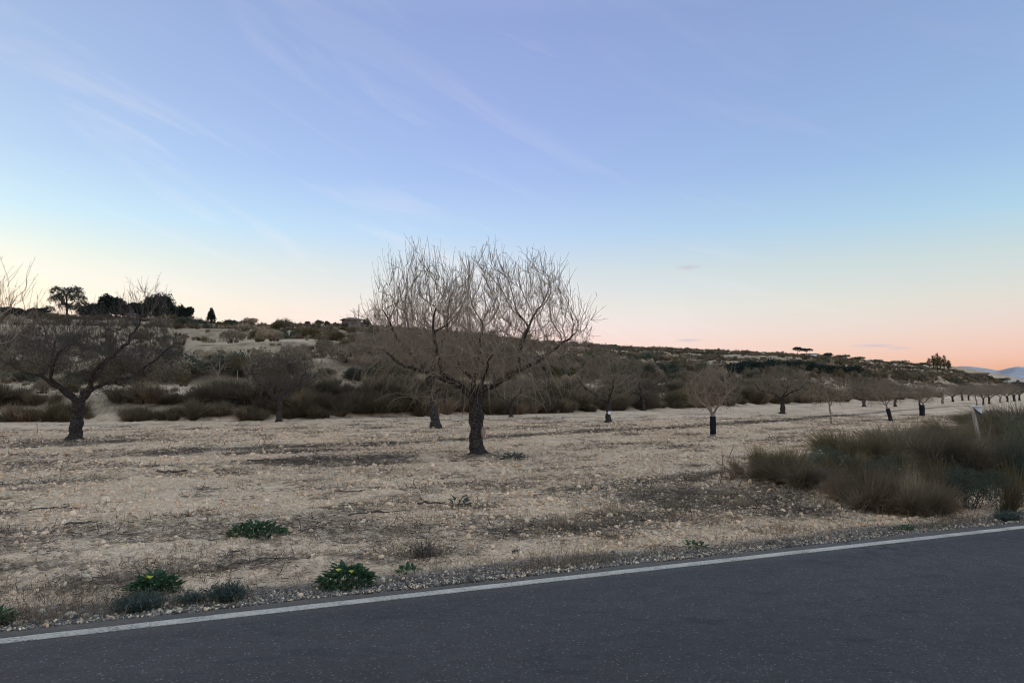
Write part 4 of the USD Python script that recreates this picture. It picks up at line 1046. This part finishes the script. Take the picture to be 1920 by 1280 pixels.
obj("pane", box(W / 2 + .05, W / 2 + .09, -.16 * W + .12, .08 * W - .12, .4 * hz + .12, .8 * hz - .12), M["pane"], f)
obj("aerial", merge([tube([(.5, 0, 15 * m_), (.42, 0, 26 * m_)], [.05, .04], 5)]), M["pane"], t)

x, y, z = at_ridge(246, -8); m_ = y / FPX
t = empty("small_hut", (x, y, z + .2), rz=12); tag(t, "small hut with a pale roof between the dark trees on the ridge", "hut")
gable(t, 17 * m_, 14 * m_, 9 * m_, 4 * m_, .3, M["roof"], M["wall"])
obj("door", box(-.5, .5, -7 * m_ - .05, -7 * m_ + .02, -.2, 1.9), M["pane"], t)
x, y, z = at_ridge(357, -3); m_ = y / FPX
t = empty("block_building", (x, y, z), rz=8); tag(t, "little square grey block on the ridge left of the cypress", "building")
obj("wall", box(-4 * m_, 4 * m_, -4 * m_, 4 * m_, -.5, 11 * m_), M["wall"], t)
obj("roof", box(-4.6 * m_, 4.6 * m_, -4.6 * m_, 4.6 * m_, 11 * m_, 12 * m_), M["roof"], t)
obj("door", box(-1.2 * m_, 1.2 * m_, -4 * m_ - .06, -4 * m_ + .02, 0, 7 * m_), M["pane"], t)

x, y, z = at_ridge(1518, -3); m_ = y / FPX
t = empty("field_shed", (x, y, z - .2)); tag(t, "low whitish shed under the umbrella topped trees on the right skyline", "shed")
obj("wall", box(-10 * m_, 12 * m_, -4 * m_, 4 * m_, -.5, 5.5 * m_), M["white_wall"], t)
obj("roof", box(-11 * m_, 13 * m_, -4.6 * m_, 4.6 * m_, 5.5 * m_, 6.6 * m_), M["roof"], t)
obj("door", box(-2 * m_, 1 * m_, -4 * m_ - .08, -4 * m_ + .02, -.2, 4 * m_), M["pane"], t)
x, y, z = at_ridge(1832, -3); m_ = y / FPX
t = empty("flat_roofed_building", (x, y, z - .3)); tag(t, "long low dark building with a flat roof on the right skyline", "building")
obj("wall", box(-16 * m_, 17 * m_, -5 * m_, 5 * m_, -.5, 6 * m_), M["wall"], t)
obj("roof", box(-18 * m_, 19 * m_, -6.5 * m_, 6.5 * m_, 6 * m_, 8.5 * m_), M["roof"], t)
for k in range(4):
    obj("window", box((-13 + 7.5 * k) * m_, (-9 + 7.5 * k) * m_, -5 * m_ - .1, -5 * m_ + .02, 1.8 * m_, 4.6 * m_), M["pane"], t)
x, y, z = on_hill(1912, 706); m_ = y / FPX
t = empty("white_framed_shelter", (x, y, z)); tag(t, "white framed shelter with a dark sheet front at the right edge of the hillside", "shelter")
obj("roof", box(-30 * m_, 60 * m_, -9 * m_, 6 * m_, 13 * m_, 14.4 * m_), M["white_wall"], t)
for k in range(6):
    obj("post", box((-29 + 17.6 * k) * m_, (-27 + 17.6 * k) * m_, -8.6 * m_, -7 * m_, -1, 13 * m_), M["white_wall"], t)
for k in range(5):
    obj("sheet", box((-26.8 + 17.6 * k) * m_, (-11.6 + 17.6 * k) * m_, -7.6 * m_, -7.2 * m_, -.5, 11.5 * m_), M["navy"], t)

# ---------------------------------------------------------------- far mountains
mr = mat("hazed_far_rock", {"geo": ("geometry", {}), "n": ("noise_texture", {"scale": 0.002, "detail": 6.0}), "r": ("rgb_ramp", {"ramp": [(0.35, (0.30, 0.29, 0.30)), (0.65, (0.42, 0.40, 0.40))]}), "p": ("principled_bsdf", {"roughness": 1.0, "specular_ior_level": 0.0})},  # rock kept pale: the haze of distance is put into its colour
         [("geo.position", "n.vector"), ("n.fac", "r.fac"), ("r.color", "p.base_color")])
D_M = 15000.0
a_ = np.linspace(-0.3, 1.15, 420); b_ = np.linspace(0, 1, 26)
AA, BB = np.meshgrid(a_, b_)
pxs = 960 + FPX * np.tan(np.clip(a_, -.6, 1.1))
up = np.interp(pxs, [900, 1200, 1300, 1345, 1372, 1395, 1500, 1600, 1640, 1690, 1715, 1740, 1775, 1800, 1845, 1870, 1890, 1905, 1940, 2000, 2100, 2400, 3400], [30, 45, 52, 66, 68, 64, 42, 44, 56, 52, 40, 36, 46, 51, 47, 38, 44, 51, 47, 40, 52, 40, 44])
up = up * .68 + 3 * (meshkit.fbm(np.stack([a_ * 90, 0 * a_, 0 * a_], -1), 4, 12) - .5)
dist = D_M + 5500 * BB
hgt = np.interp(BB, [0, .35, .5, 1], [0, .7, 1, 0]) * (up[None, :] / FPX * (D_M + 5500 * .5) * np.cos(0))
rx, ry = np.tan(AA) * dist, dist
hgt = hgt * (1 + .3 * (noise2(rx, ry, 1 / 900, 4, 91) - .5) * np.interp(BB, [0, .5, 1], [1, .15, 1])) - 40 * (BB < .01)
m = len(a_); i, j = np.meshgrid(np.arange(len(b_) - 1), np.arange(m - 1), indexing="ij"); A_ = (i * m + j).ravel()
tag(obj("mountains", (np.stack([rx, ry, hgt], -1).reshape(-1, 3), np.vstack([np.stack([A_, A_ + 1, A_ + m + 1], 1), np.stack([A_, A_ + m + 1, A_ + m], 1)])), mr, smooth=True), kind="structure")

# ---------------------------------------------------------------- the bushes beside the road
big_shapes = {}
for nm, seed, n, mt, kw in (("brown", 210, 4200, "straw", dict(r0=.34, spread=1.25, width=.008, droop=2.3, segs=5)), ("olive", 211, 2400, "olive", dict(r0=.34, spread=1.0, width=.0085, droop=1.5, segs=4)),
                            ("gold", 212, 3800, "straw_gold", dict(r0=.28, spread=1.25, width=.008, droop=2.5, segs=5)), ("brown2", 213, 4200, "straw", dict(r0=.38, spread=1.3, width=.008, droop=2.2, segs=5))):
    c = shape("roadside_grass_shape"); obj("stems", fountain(seed, n, **kw), M[mt], c)
    obj("thatch", fountain(seed + 20, n // 3, h=.7, spread=1.2, width=.0085, droop=1.7, r0=kw["r0"]), M["brown"], c); big_shapes[nm] = c
for nm, seed, mt in (("dark", 220, "dark"), ("dark2", 221, "dark")):
    c = shape("roadside_bush_shape"); obj("foliage", fuzz(seed, 7000, lobes_of(seed, 9, .85), .045, .4), M[mt], c)
    obj("wisps", fountain(seed + 5, 900, r0=.42, spread=.9, width=.0085, droop=1.1, h=1.0), M["olive"], c)
    obj("stems", stems_in(seed + 3, 26, .75, .6), M["deadwood"], c); big_shapes[nm] = c
ROADSIDE = [  # photo pixel of the foot, height and half width in pixels, shape, label
    (1440, 880, 62, 45, "olive", "olive green grass clump at the left end of the roadside bushes"),
    (1490, 895, 62, 70, "brown2", "brown dry grass clump just right of the olive one, above bare litter"),
    (1545, 875, 62, 60, "dark2", "dark low bush between the brown clump and the golden one by the road"),
    (1610, 940, 88, 70, "gold", "golden brown grass clump arching down towards the road"),
    (1695, 955, 100, 66, "brown", "reddish brown arching grass clump, right of the golden one by the road"),
    (1735, 958, 75, 45, "gold", "straw edged grass clump low beside the dark green bush by the road"),
    (1655, 905, 85, 85, "dark", "dark bush behind the golden and the reddish grass clumps"),
    (1810, 950, 120, 85, "dark", "large dark green bush nearest the road on the right"),
    (1600, 850, 55, 80, "olive", "olive tinted grass clump at the back, left of the white capped post"),
    (1700, 850, 80, 90, "brown2", "wide brown grass clump left of the post's foot"),
    (1780, 880, 90, 90, "brown", "brown grass clump in front of the post"),
    (1735, 835, 55, 60, "dark2", "dark hollow bush behind the brown clump, left of the post"),
    (1870, 880, 100, 90, "brown2", "greyish brown grass clump right of the post"),
    (1935, 920, 150, 80, "dark2", "very dark bush at the right edge above the road"),
    (1880, 820, 60, 90, "dark", "bush behind the post at the back on the right"),
    (1800, 825, 45, 70, "brown", "brown grass clump around the foot of the post at the back"),
    (1935, 815, 75, 110, "brown2", "brown grass crest at the right edge, above the very dark bush"),
    (1960, 860, 110, 100, "dark", "dark bush half cut off by the right edge of the photo"),
    (2050, 880, 150, 130, "dark2", "dark bush mostly beyond the right edge of the photo"),
    (1850, 795, 40, 80, "dark2", "farthest low bush crest right of the white cap"),
]
for px, py, h, w, k, label in ROADSIDE:
    x, y, z = hitg(px, py)
    hh, ww = .80 * h * y / FPX, w * y / FPX * .84
    dark_ = k.startswith("dark")
    copy("roadside_bush" if dark_ else "roadside_grass_clump", big_shapes[k], (x, y, z - .06), R1.uniform(0, 360), (ww * (1.05 if dark_ else 1.15), ww * (1.05 if dark_ else 1.15), hh * (1.0 if dark_ else 1.15)), label, "bush" if dark_ else "dry grass", "bushes and dry grass beside the road")

# post with a white cap
x, y, z = hitg(1829, 852)
t = empty("marker_post", (x, y, z - .05), rz=-20); tag(t, "pale wooden post with a white angled metal cap standing among the roadside bushes", "post")
m_ = y / FPX
H = 84 * m_
p = np.array([(0.02, 0, -.1), (0.0, 0, H * .5), (-.055, 0, H)])
obj("post", tube(p, [.032, .031, .029], 10), M["wood"], t, smooth=50)
cz = H - .02
def prism(poly, y0, y1, tilt=0):
    n = len(poly); v = np.array([(a, y0, b) for a, b in poly] + [(a, y1, b) for a, b in poly]); f = []
    for k in range(1, n - 1):
        f += [(0, k, k + 1), (n, n + k + 1, n + k)]
    for k in range(n):
        f += [(k, n + k, (k + 1) % n), ((k + 1) % n, n + k, n + (k + 1) % n)]
    f = np.array(f)
    return v, f[:, [0, 2, 1]]
w = 7.5 * m_
obj("cap", merge([prism([(-w * 1.2, cz + w * 1.8), (w * .95, cz + w * 1.8), (w * .95, cz + w * .05)], -.02, .10), prism([(-w * 1.25, cz + w * 1.802), (w, cz + w * 1.802), (w, cz + w * 1.95), (-w * 1.25, cz + w * 1.95)], -.05, .13)]) , M["white_wall"], t)
obj("sign_plate", prism([(-w * 1.05, cz + w * 1.66), (w * .88, cz + w * .06), (w * .4, cz - w * .3), (-w * .45, cz + w * .25)], -.045, -.022), M["pane"], t)

# ---------------------------------------------------------------- low plants, stones and dead wood near the road
def rosette(seed, n, rad, h, size, aspect=.42):
    r = np.random.default_rng(seed); vs, fs, o = [], [], 0
    a = r.uniform(0, 6.283, n); q = np.sqrt(r.random(n)) * rad
    c = np.stack([np.cos(a) * q, np.sin(a) * q * .8, h * (1 - (q / rad) ** 2 * .7) * r.uniform(.35, 1.05, n)], 1)
    d = unit(np.stack([np.cos(a) * .7, np.sin(a) * .7, r.uniform(-.1, .75, n)], 1) + r.normal(size=(n, 3)) * .25)
    side = unit(np.cross(d, [0, 0, 1.0])); nn = np.cross(side, d); s = size * r.uniform(.55, 1.25, n)[:, None]
    v = np.stack([c, c + d * s * .35 + side * s * aspect * .5 + nn * s * .10, c + d * s * .35 - side * s * aspect * .5 + nn * s * .10, c + d * s * .4 - nn * s * .02, c + d * s * .72 + side * s * aspect * .36 + nn * s * .03, c + d * s * .72 - side * s * aspect * .36 + nn * s * .03, c + d * s - nn * s * .12], 1).reshape(-1, 3)
    f = np.array([[0, 1, 3], [0, 3, 2], [1, 4, 3], [2, 3, 5], [3, 4, 6], [3, 6, 5]])
    return v, (np.arange(n)[:, None, None] * 7 + f[None]).reshape(-1, 3)

def plant(name, px, py, wpx, hpx, seed, label, material="green", flowers=0, n=170, size=.09, herb=False):
    x, y, z = hitg(px, py); m = y / FPX
    t = empty(name, (x, y, z - .01), rz=math.degrees(RA)); tag(t, label, "plant", "low plants beside the road")
    rad, h = wpx * m / 2, hpx * m
    if herb:
        k = int(n * 2.2)
        r = np.random.default_rng(seed); a = r.uniform(0, 6.283, k); q = np.sqrt(r.random(k)) * rad * .5
        base = np.stack([np.cos(a) * q, np.sin(a) * q, 0 * q], 1)
        d = unit(base * 2.2 / max(rad, .01) + np.stack([r.normal(size=k) * .35, r.normal(size=k) * .35, np.ones(k)], 1))
        obj("stems", blades(base, d, h * r.uniform(.6, 1.15, k), np.full(k, .005), np.full(k, .35), 3, r, .12), M[material], t)
        st = base + d * (h * r.uniform(.35, 1.0, k))[:, None]
        obj("leaves", leaves(st + r.normal(size=st.shape) * .015, .026 * r.uniform(.6, 1.3, k), r, .4), M[material], t)
    else:
        obj("leaves", rosette(seed, n, rad, h, size), M[material], t)
        obj("stems", stems_in(seed, 9, h * .9, .8, .005), M["grey_green"], t)
    r = np.random.default_rng(seed + 1)
    for k in range(flowers):
        c = np.array([r.uniform(-.5, .5) * rad, r.uniform(-.7, .1) * rad, h * r.uniform(.75, 1.0)]); ang = np.arange(6) * 6.283 / 6; R_ = .022
        ring = np.stack([np.cos(ang) * R_, np.sin(ang) * R_, 0 * ang + .012], 1) + c; v = np.vstack([ring, [c - [0, 0, .006]]])
        obj("flower", (v, np.array([[k2, (k2 + 1) % 6, 6] for k2 in range(6)])), M["yellow"], t)

plant("leafy_weed", 303, 1103, 72, 34, 1, "bright green broad leaved weed beside the road, with a pale yellow flower", flowers=2, n=240, size=.075)
plant("leafy_weed", 655, 1090, 92, 38, 2, "widest bright green broad leaved weed at the gravel edge, with a yellow flower", flowers=2, n=420, size=.065)
plant("leafy_weed", 490, 1001, 100, 26, 3, "green weed patch out on the bare soil away from the road", flowers=0, n=380, size=.07)
plant("grey_herb", 435, 1117, 50, 36, 4, "round grey green herb tuft at the edge of the asphalt", "grey_green", n=260, herb=True)
plant("grey_herb", 272, 1134, 84, 34, 5, "low spreading grey green herb in front of the left broad leaved weed", "grey_green", n=330, herb=True)
plant("grey_herb", 368, 1122, 44, 22, 6, "small grey green herb between the round tuft and the spreading herb", "grey_green", n=120, herb=True)
plant("leafy_weed", 2, 1162, 60, 26, 7, "green weed with a yellow flower at the left edge of the photo", flowers=1, n=90, size=.08)
plant("leafy_weed", 768, 1066, 34, 12, 8, "tiny green weed in the gravel right of the widest weed", n=40, size=.06)
plant("leafy_weed", 860, 945, 34, 18, 9, "faint green weed in the field below the largest tree", "grey_green", n=26, size=.08)
plant("leafy_weed", 962, 862, 40, 14, 10, "flat green weed on the soil right of the largest tree's foot", "grey_green", n=70, size=.12)
plant("leafy_weed", 1300, 1022, 36, 12, 11, "tiny dark weed at the gravel edge below the littered bank", n=40, size=.06)
plant("grey_herb", 1877, 972, 44, 22, 12, "small grey tuft at the asphalt edge below the dark roadside bush", "grey_green", n=160, herb=True)
plant("leafy_weed", 1683, 990, 30, 10, 13, "tiny green weed in the stones under the roadside grass", n=36, size=.06)

def dead_weed(name, px, py, wpx, hpx, seed, label, n=60, mt="deadwood", lean=.5):
    x, y, z = hitg(px, py); m = y / FPX
    t = empty(name, (x, y, z - .02)); tag(t, label, "dead weed", "dead weeds on the field")
    r = np.random.default_rng(seed); parts = []
    for _ in range(n):
        p = np.array([r.normal() * wpx * m * .12, r.normal() * wpx * m * .12, 0]); d = unit(np.array([r.normal() * lean, r.normal() * lean, 1.0])); q = [p]
        ln = hpx * m * r.uniform(.5, 1.1)
        for _ in range(4):
            d = unit(d + r.normal(size=3) * .28); q.append(q[-1] + d * ln / 4)
        parts.append(tube(np.array(q), np.linspace(.0045, .002, 5), 3, cap=False))
        for _ in range(3):
            k = r.integers(1, 4); e = unit(d + r.normal(size=3) * .8); s = q[k]
            parts.append(tube(np.array([s, s + e * ln * .18, s + e * ln * .3 + [0, 0, .01]]), [.003, .0025, .0015], 3, cap=False))
    obj("stems", merge(parts), M[mt], t)
dead_weed("dead_weed", 800, 1040, 80, 48, 1, "dry dead weed standing near the gravel, right of the widest green weed", 46)
dead_weed("dead_weed", 1345, 905, 16, 95, 2, "tall thin dead stalk at the left end of the roadside bushes", 3, lean=.1)
dead_weed("dead_weed", 1372, 895, 50, 45, 3, "short dry stalks between the tall dead stalk and the olive clump", 26, "straw_gold", .3)
dead_weed("dead_weed", 1300, 900, 60, 24, 4, "low dry weed left of the tall dead stalk", 40, "brown")
dead_weed("dead_weed", 782, 858, 14, 34, 5, "lone thin dead stalk left of the largest tree's foot", 3, lean=.12)
dead_weed("dead_weed", 1262, 950, 90, 28, 6, "grey dead weed mound at the left of the littered bank", 70, "brown", 1.0)
dead_weed("dead_weed", 1385, 945, 90, 30, 7, "dark dead weed mound on the littered bank", 80, "brown", 1.0)
dead_weed("dead_weed", 1060, 985, 110, 26, 8, "flattened grey dead weed left of the littered bank", 70, "brown", 1.2)
dead_weed("dead_weed", 1150, 960, 90, 26, 9, "second flattened grey dead weed left of the littered bank", 60, "brown", 1.2)
dead_weed("dead_weed", 75, 815, 8, 34, 10, "lone thin dead stalk left of the low spreading almond tree", 2, lean=.08)
dead_weed("dead_weed", 966, 1030, 24, 16, 11, "tiny dry weed at the edge of the gravel", 12)

def branch(px, py, lpx, ang, r_, seed, label):
    x, y, z = hitg(px, py); m = y / FPX; r = np.random.default_rng(seed)
    a = math.radians(ang); ln = lpx * m
    k = np.linspace(-.5, .5, 9)
    p = np.stack([k * ln * math.cos(a), k * ln * math.sin(a), 0 * k], 1) + r.normal(size=(9, 3)) * [.012, .02, 0]
    p[:, 2] = ground(x + p[:, 0], y + p[:, 1]) - z + r_ * 1.2 + np.abs(r.normal(size=9)) * .01
    t = empty("fallen_branch", (x, y, z)); tag(t, label, "branch", "fallen branches on the soil")
    obj("stick", tube(p, np.linspace(r_, r_ * .45, 9) * .62, 7), M["deadwood"], t, smooth=60)
    for k in range(3):
        i0 = r.integers(2, 8); e = unit(np.array([math.cos(a + r.choice([-1, 1]) * .7), math.sin(a + r.choice([-1, 1]) * .7), .15]))
        obj("side_twig", tube([p[i0], p[i0] + e * ln * .1, p[i0] + e * ln * .2 - [0, 0, .01]], [r_ * .5, r_ * .4, r_ * .2], 5), M["deadwood"], t)
for a in ((330, 886, 60, 8, .03, 1, "thick dark fallen branch below and right of the low spreading almond tree"), (165, 982, 52, 40, .02, 2, "slanted fallen branch on the pale soil at the left"),
          (485, 1052, 130, 12, .014, 3, "long thin fallen branch above the round herb tuft"), (810, 943, 50, 24, .022, 4, "short fallen branch in the field below the largest tree"),
          (715, 961, 110, 14, .014, 5, "long thin fallen branch in mid field below the largest tree"), (660, 925, 60, 5, .016, 6, "fallen branch on the soil below the dark litter patch"),
          (515, 865, 90, 14, .03, 7, "fallen branch left of the dark litter patch"), (110, 955, 70, 14, .014, 8, "thin fallen branch at the far left, above the slanted one")):
    branch(*a)

def stone_mesh(seed, flat_=.7):
    m = trimesh.creation.icosphere(2, 1.0); v = m.vertices * [1, .8, flat_]
    return v * (1 + .5 * (meshkit.fbm(v * 1.3 + seed * 3.1, 3, seed) - .5))[:, None], m.faces
for px, py, s, label in ((172, 1076, 19, "pale yellow stone on the soil near the left weeds"), (148, 1146, 21, "pale stone at the asphalt edge, lower left"), (1025, 1018, 12, "pale stone by the gravel below the flattened weeds"),
                         (18, 930, 24, "large pale clod at the left edge of the field"), (20, 962, 17, "dark round stone at the left edge of the field"), (50, 1162, 18, "flat stone at the asphalt edge near the left edge of the photo"), (1445, 996, 9, "yellowish stone at the road's edge below the roadside grass")):
    x, y, z = hitg(px, py); v, f = stone_mesh(int(px), .55); r_ = s * y / FPX / 1.9
    t = obj("stone", (v * r_ + [x, y, z + r_ * .2], f), M["deadwood"] if "dark" in label else M["stone"], smooth=40)
    tag(t, label, "stone")

# ---------------------------------------------------------------- what nobody could count
R2 = np.random.default_rng(33)
def spread_uv(n, u0, u1, v0, v1, power=1.0):
    v = v0 + (v1 - v0) * R2.random(n) ** power
    u = R2.uniform(u0, u1, n) * (0.5 + 0.5 * v / v1 * 1.0) if power > 1 else R2.uniform(u0, u1, n)
    return u, v
def inside(x, y, margin=.08):
    return (y > 1) & (np.abs(x / np.maximum(y, .1)) < 960 / FPX + margin)

peb = [(stone_mesh(k, .7) if False else (trimesh.creation.icosphere(1, 1.0).vertices * [1, .8, .65] * (1 + .5 * (meshkit.noise(trimesh.creation.icosphere(1, 1.0).vertices * 1.6 + k * 5, k) - .5))[:, None], trimesh.creation.icosphere(1, 1.0).faces), M["pebble"]) for k in range(5)]
u, v = R2.uniform(-6, 16, 60000), 5.40 + np.abs(R2.normal(size=60000)) * 0.22
x, y = xy_of(u, v); ok = inside(x, y) & (v < 6.6) & (R2.random(60000) < np.where(v > 5.8, .4, 1.0) * np.interp(u, [-6, 4, 8, 16], [1, 1, .55, .35])); u, v, x, y = u[ok], v[ok], x[ok], y[ok]
sz = R2.lognormal(-5.25, .5, len(x))
scatter("roadside_gravel", peb + [(peb[0][0], M["clod"]), (peb[1][0], M["stone"])], np.stack([x, y, ground(x, y) + sz * .25], 1), sz, label="grey gravel strewn along the asphalt edge", cat="gravel", flat_=True)
clods = []
for k in range(6):
    b0 = trimesh.creation.icosphere(1, 1.0)
    clods.append(((b0.vertices * [1, .85, .7] * (1 + .9 * (meshkit.fbm(b0.vertices * 1.9 + k * 7, 2, k + 3) - .5))[:, None], b0.faces), M["clod"]))
nC = 150000
v = 6.0 + 22 * R2.random(nC) ** 1.5; u = R2.uniform(-1, 1, nC) * (9 + v * .9) + 3
x, y = xy_of(u, v); s, t = st_of(x, y)
pat = smooth01((noise2(u, v, 0.35, 3, 41, 0.8) - 0.36) / 0.25)
ok = inside(x, y) & (s < -.5) & (R2.random(nC) < .15 + .85 * pat); u, v, x, y = u[ok], v[ok], x[ok], y[ok]
sz = np.clip(R2.lognormal(-4.35, .5, len(x)), .005, .055) * np.interp(v, [6, 8, 28], [.7, 1, 1.5])
scatter("soil_clods", clods, np.stack([x, y, ground(x, y) + sz * .12], 1), np.stack([sz, sz, sz * .75], 1), label="loose clods of dry soil strewn over the field", cat="soil", flat_=True)
def mat_tuft(seed, n=26, w=.16):
    r = np.random.default_rng(seed); c = r.normal(size=(n, 3)) * [w, w, 0] + [0, 0, .012]
    d = unit(r.normal(size=(n, 3)) * [1, 1, .28] + [0, 0, .12])
    return blades(c, d, r.uniform(.04, .15, n), r.uniform(.0025, .006, n), np.full(n, .3), 2, r, .35)
tufts = [(mat_tuft(k), M["deadwood" if k % 3 else "brown"]) for k in range(6)] + [(mat_tuft(9, 18, .2), M["straw_gold"])]
nL = 150000
v = 5.9 + 24 * R2.random(nL) ** 1.6; u = R2.uniform(-1, 1, nL) * (9 + v * .9) + 3
x, y = xy_of(u, v); s, t = st_of(x, y)
ok = inside(x, y) & (s < 0); u, v, x, y = u[ok], v[ok], x[ok], y[ok]
lt = litter(x, y)
ok = R2.random(len(x)) < np.clip(lt - .12, 0, 1) ** 1.3 * .55 + .008; u, v, x, y, lt = u[ok], v[ok], x[ok], y[ok], lt[ok]
scatter("dead_plant_litter", tufts, np.stack([x, y, ground(x, y)], 1), R2.uniform(.5, 1.25, len(x)) * np.interp(v, [6, 12, 30], [.75, 1.0, 1.5]), label="dark dead stems and twigs littering the soil", cat="litter")
# thin dry grass at the verge and here and there on the soil
tg = [(fountain(400 + k, 26, r0=.035, spread=1.5, h=.13, width=.0022, droop=.9, segs=3), M[m]) for k, m in enumerate(("straw_gold", "straw", "straw_gold", "brown"))]
v = 5.62 + 9 * R2.random(9000) ** 2.6; u = R2.uniform(-1, 1, 9000) * (7 + v * .9) + 3
x, y = xy_of(u, v); ok = inside(x, y) & (R2.random(9000) < .12 + smooth01((noise2(u, v, 1.1, 2, 77) - .45) / .2) * .6); x, y, v = x[ok], y[ok], v[ok]
scatter("verge_grass", tg, np.stack([x, y, ground(x, y) - .005], 1), R2.uniform(.5, 1.3, len(x)), label="thin dry grass tufts along the road verge and on the near soil", cat="grass")
import os
if os.environ.get("TRI"):
    tot = {}
    for p in Usd.PrimRange(stage.GetPseudoRoot(), Usd.PrimAllPrimsPredicate):
        if p.IsA(UsdGeom.Mesh):
            k = str(p.GetPath()).split("/")[2].rstrip("_0123456789"); tot[k] = tot.get(k, 0) + len(UsdGeom.Mesh(p).GetFaceVertexCountsAttr().Get())
    print(sum(tot.values()), sorted(tot.items(), key=lambda a: -a[1])[:14])
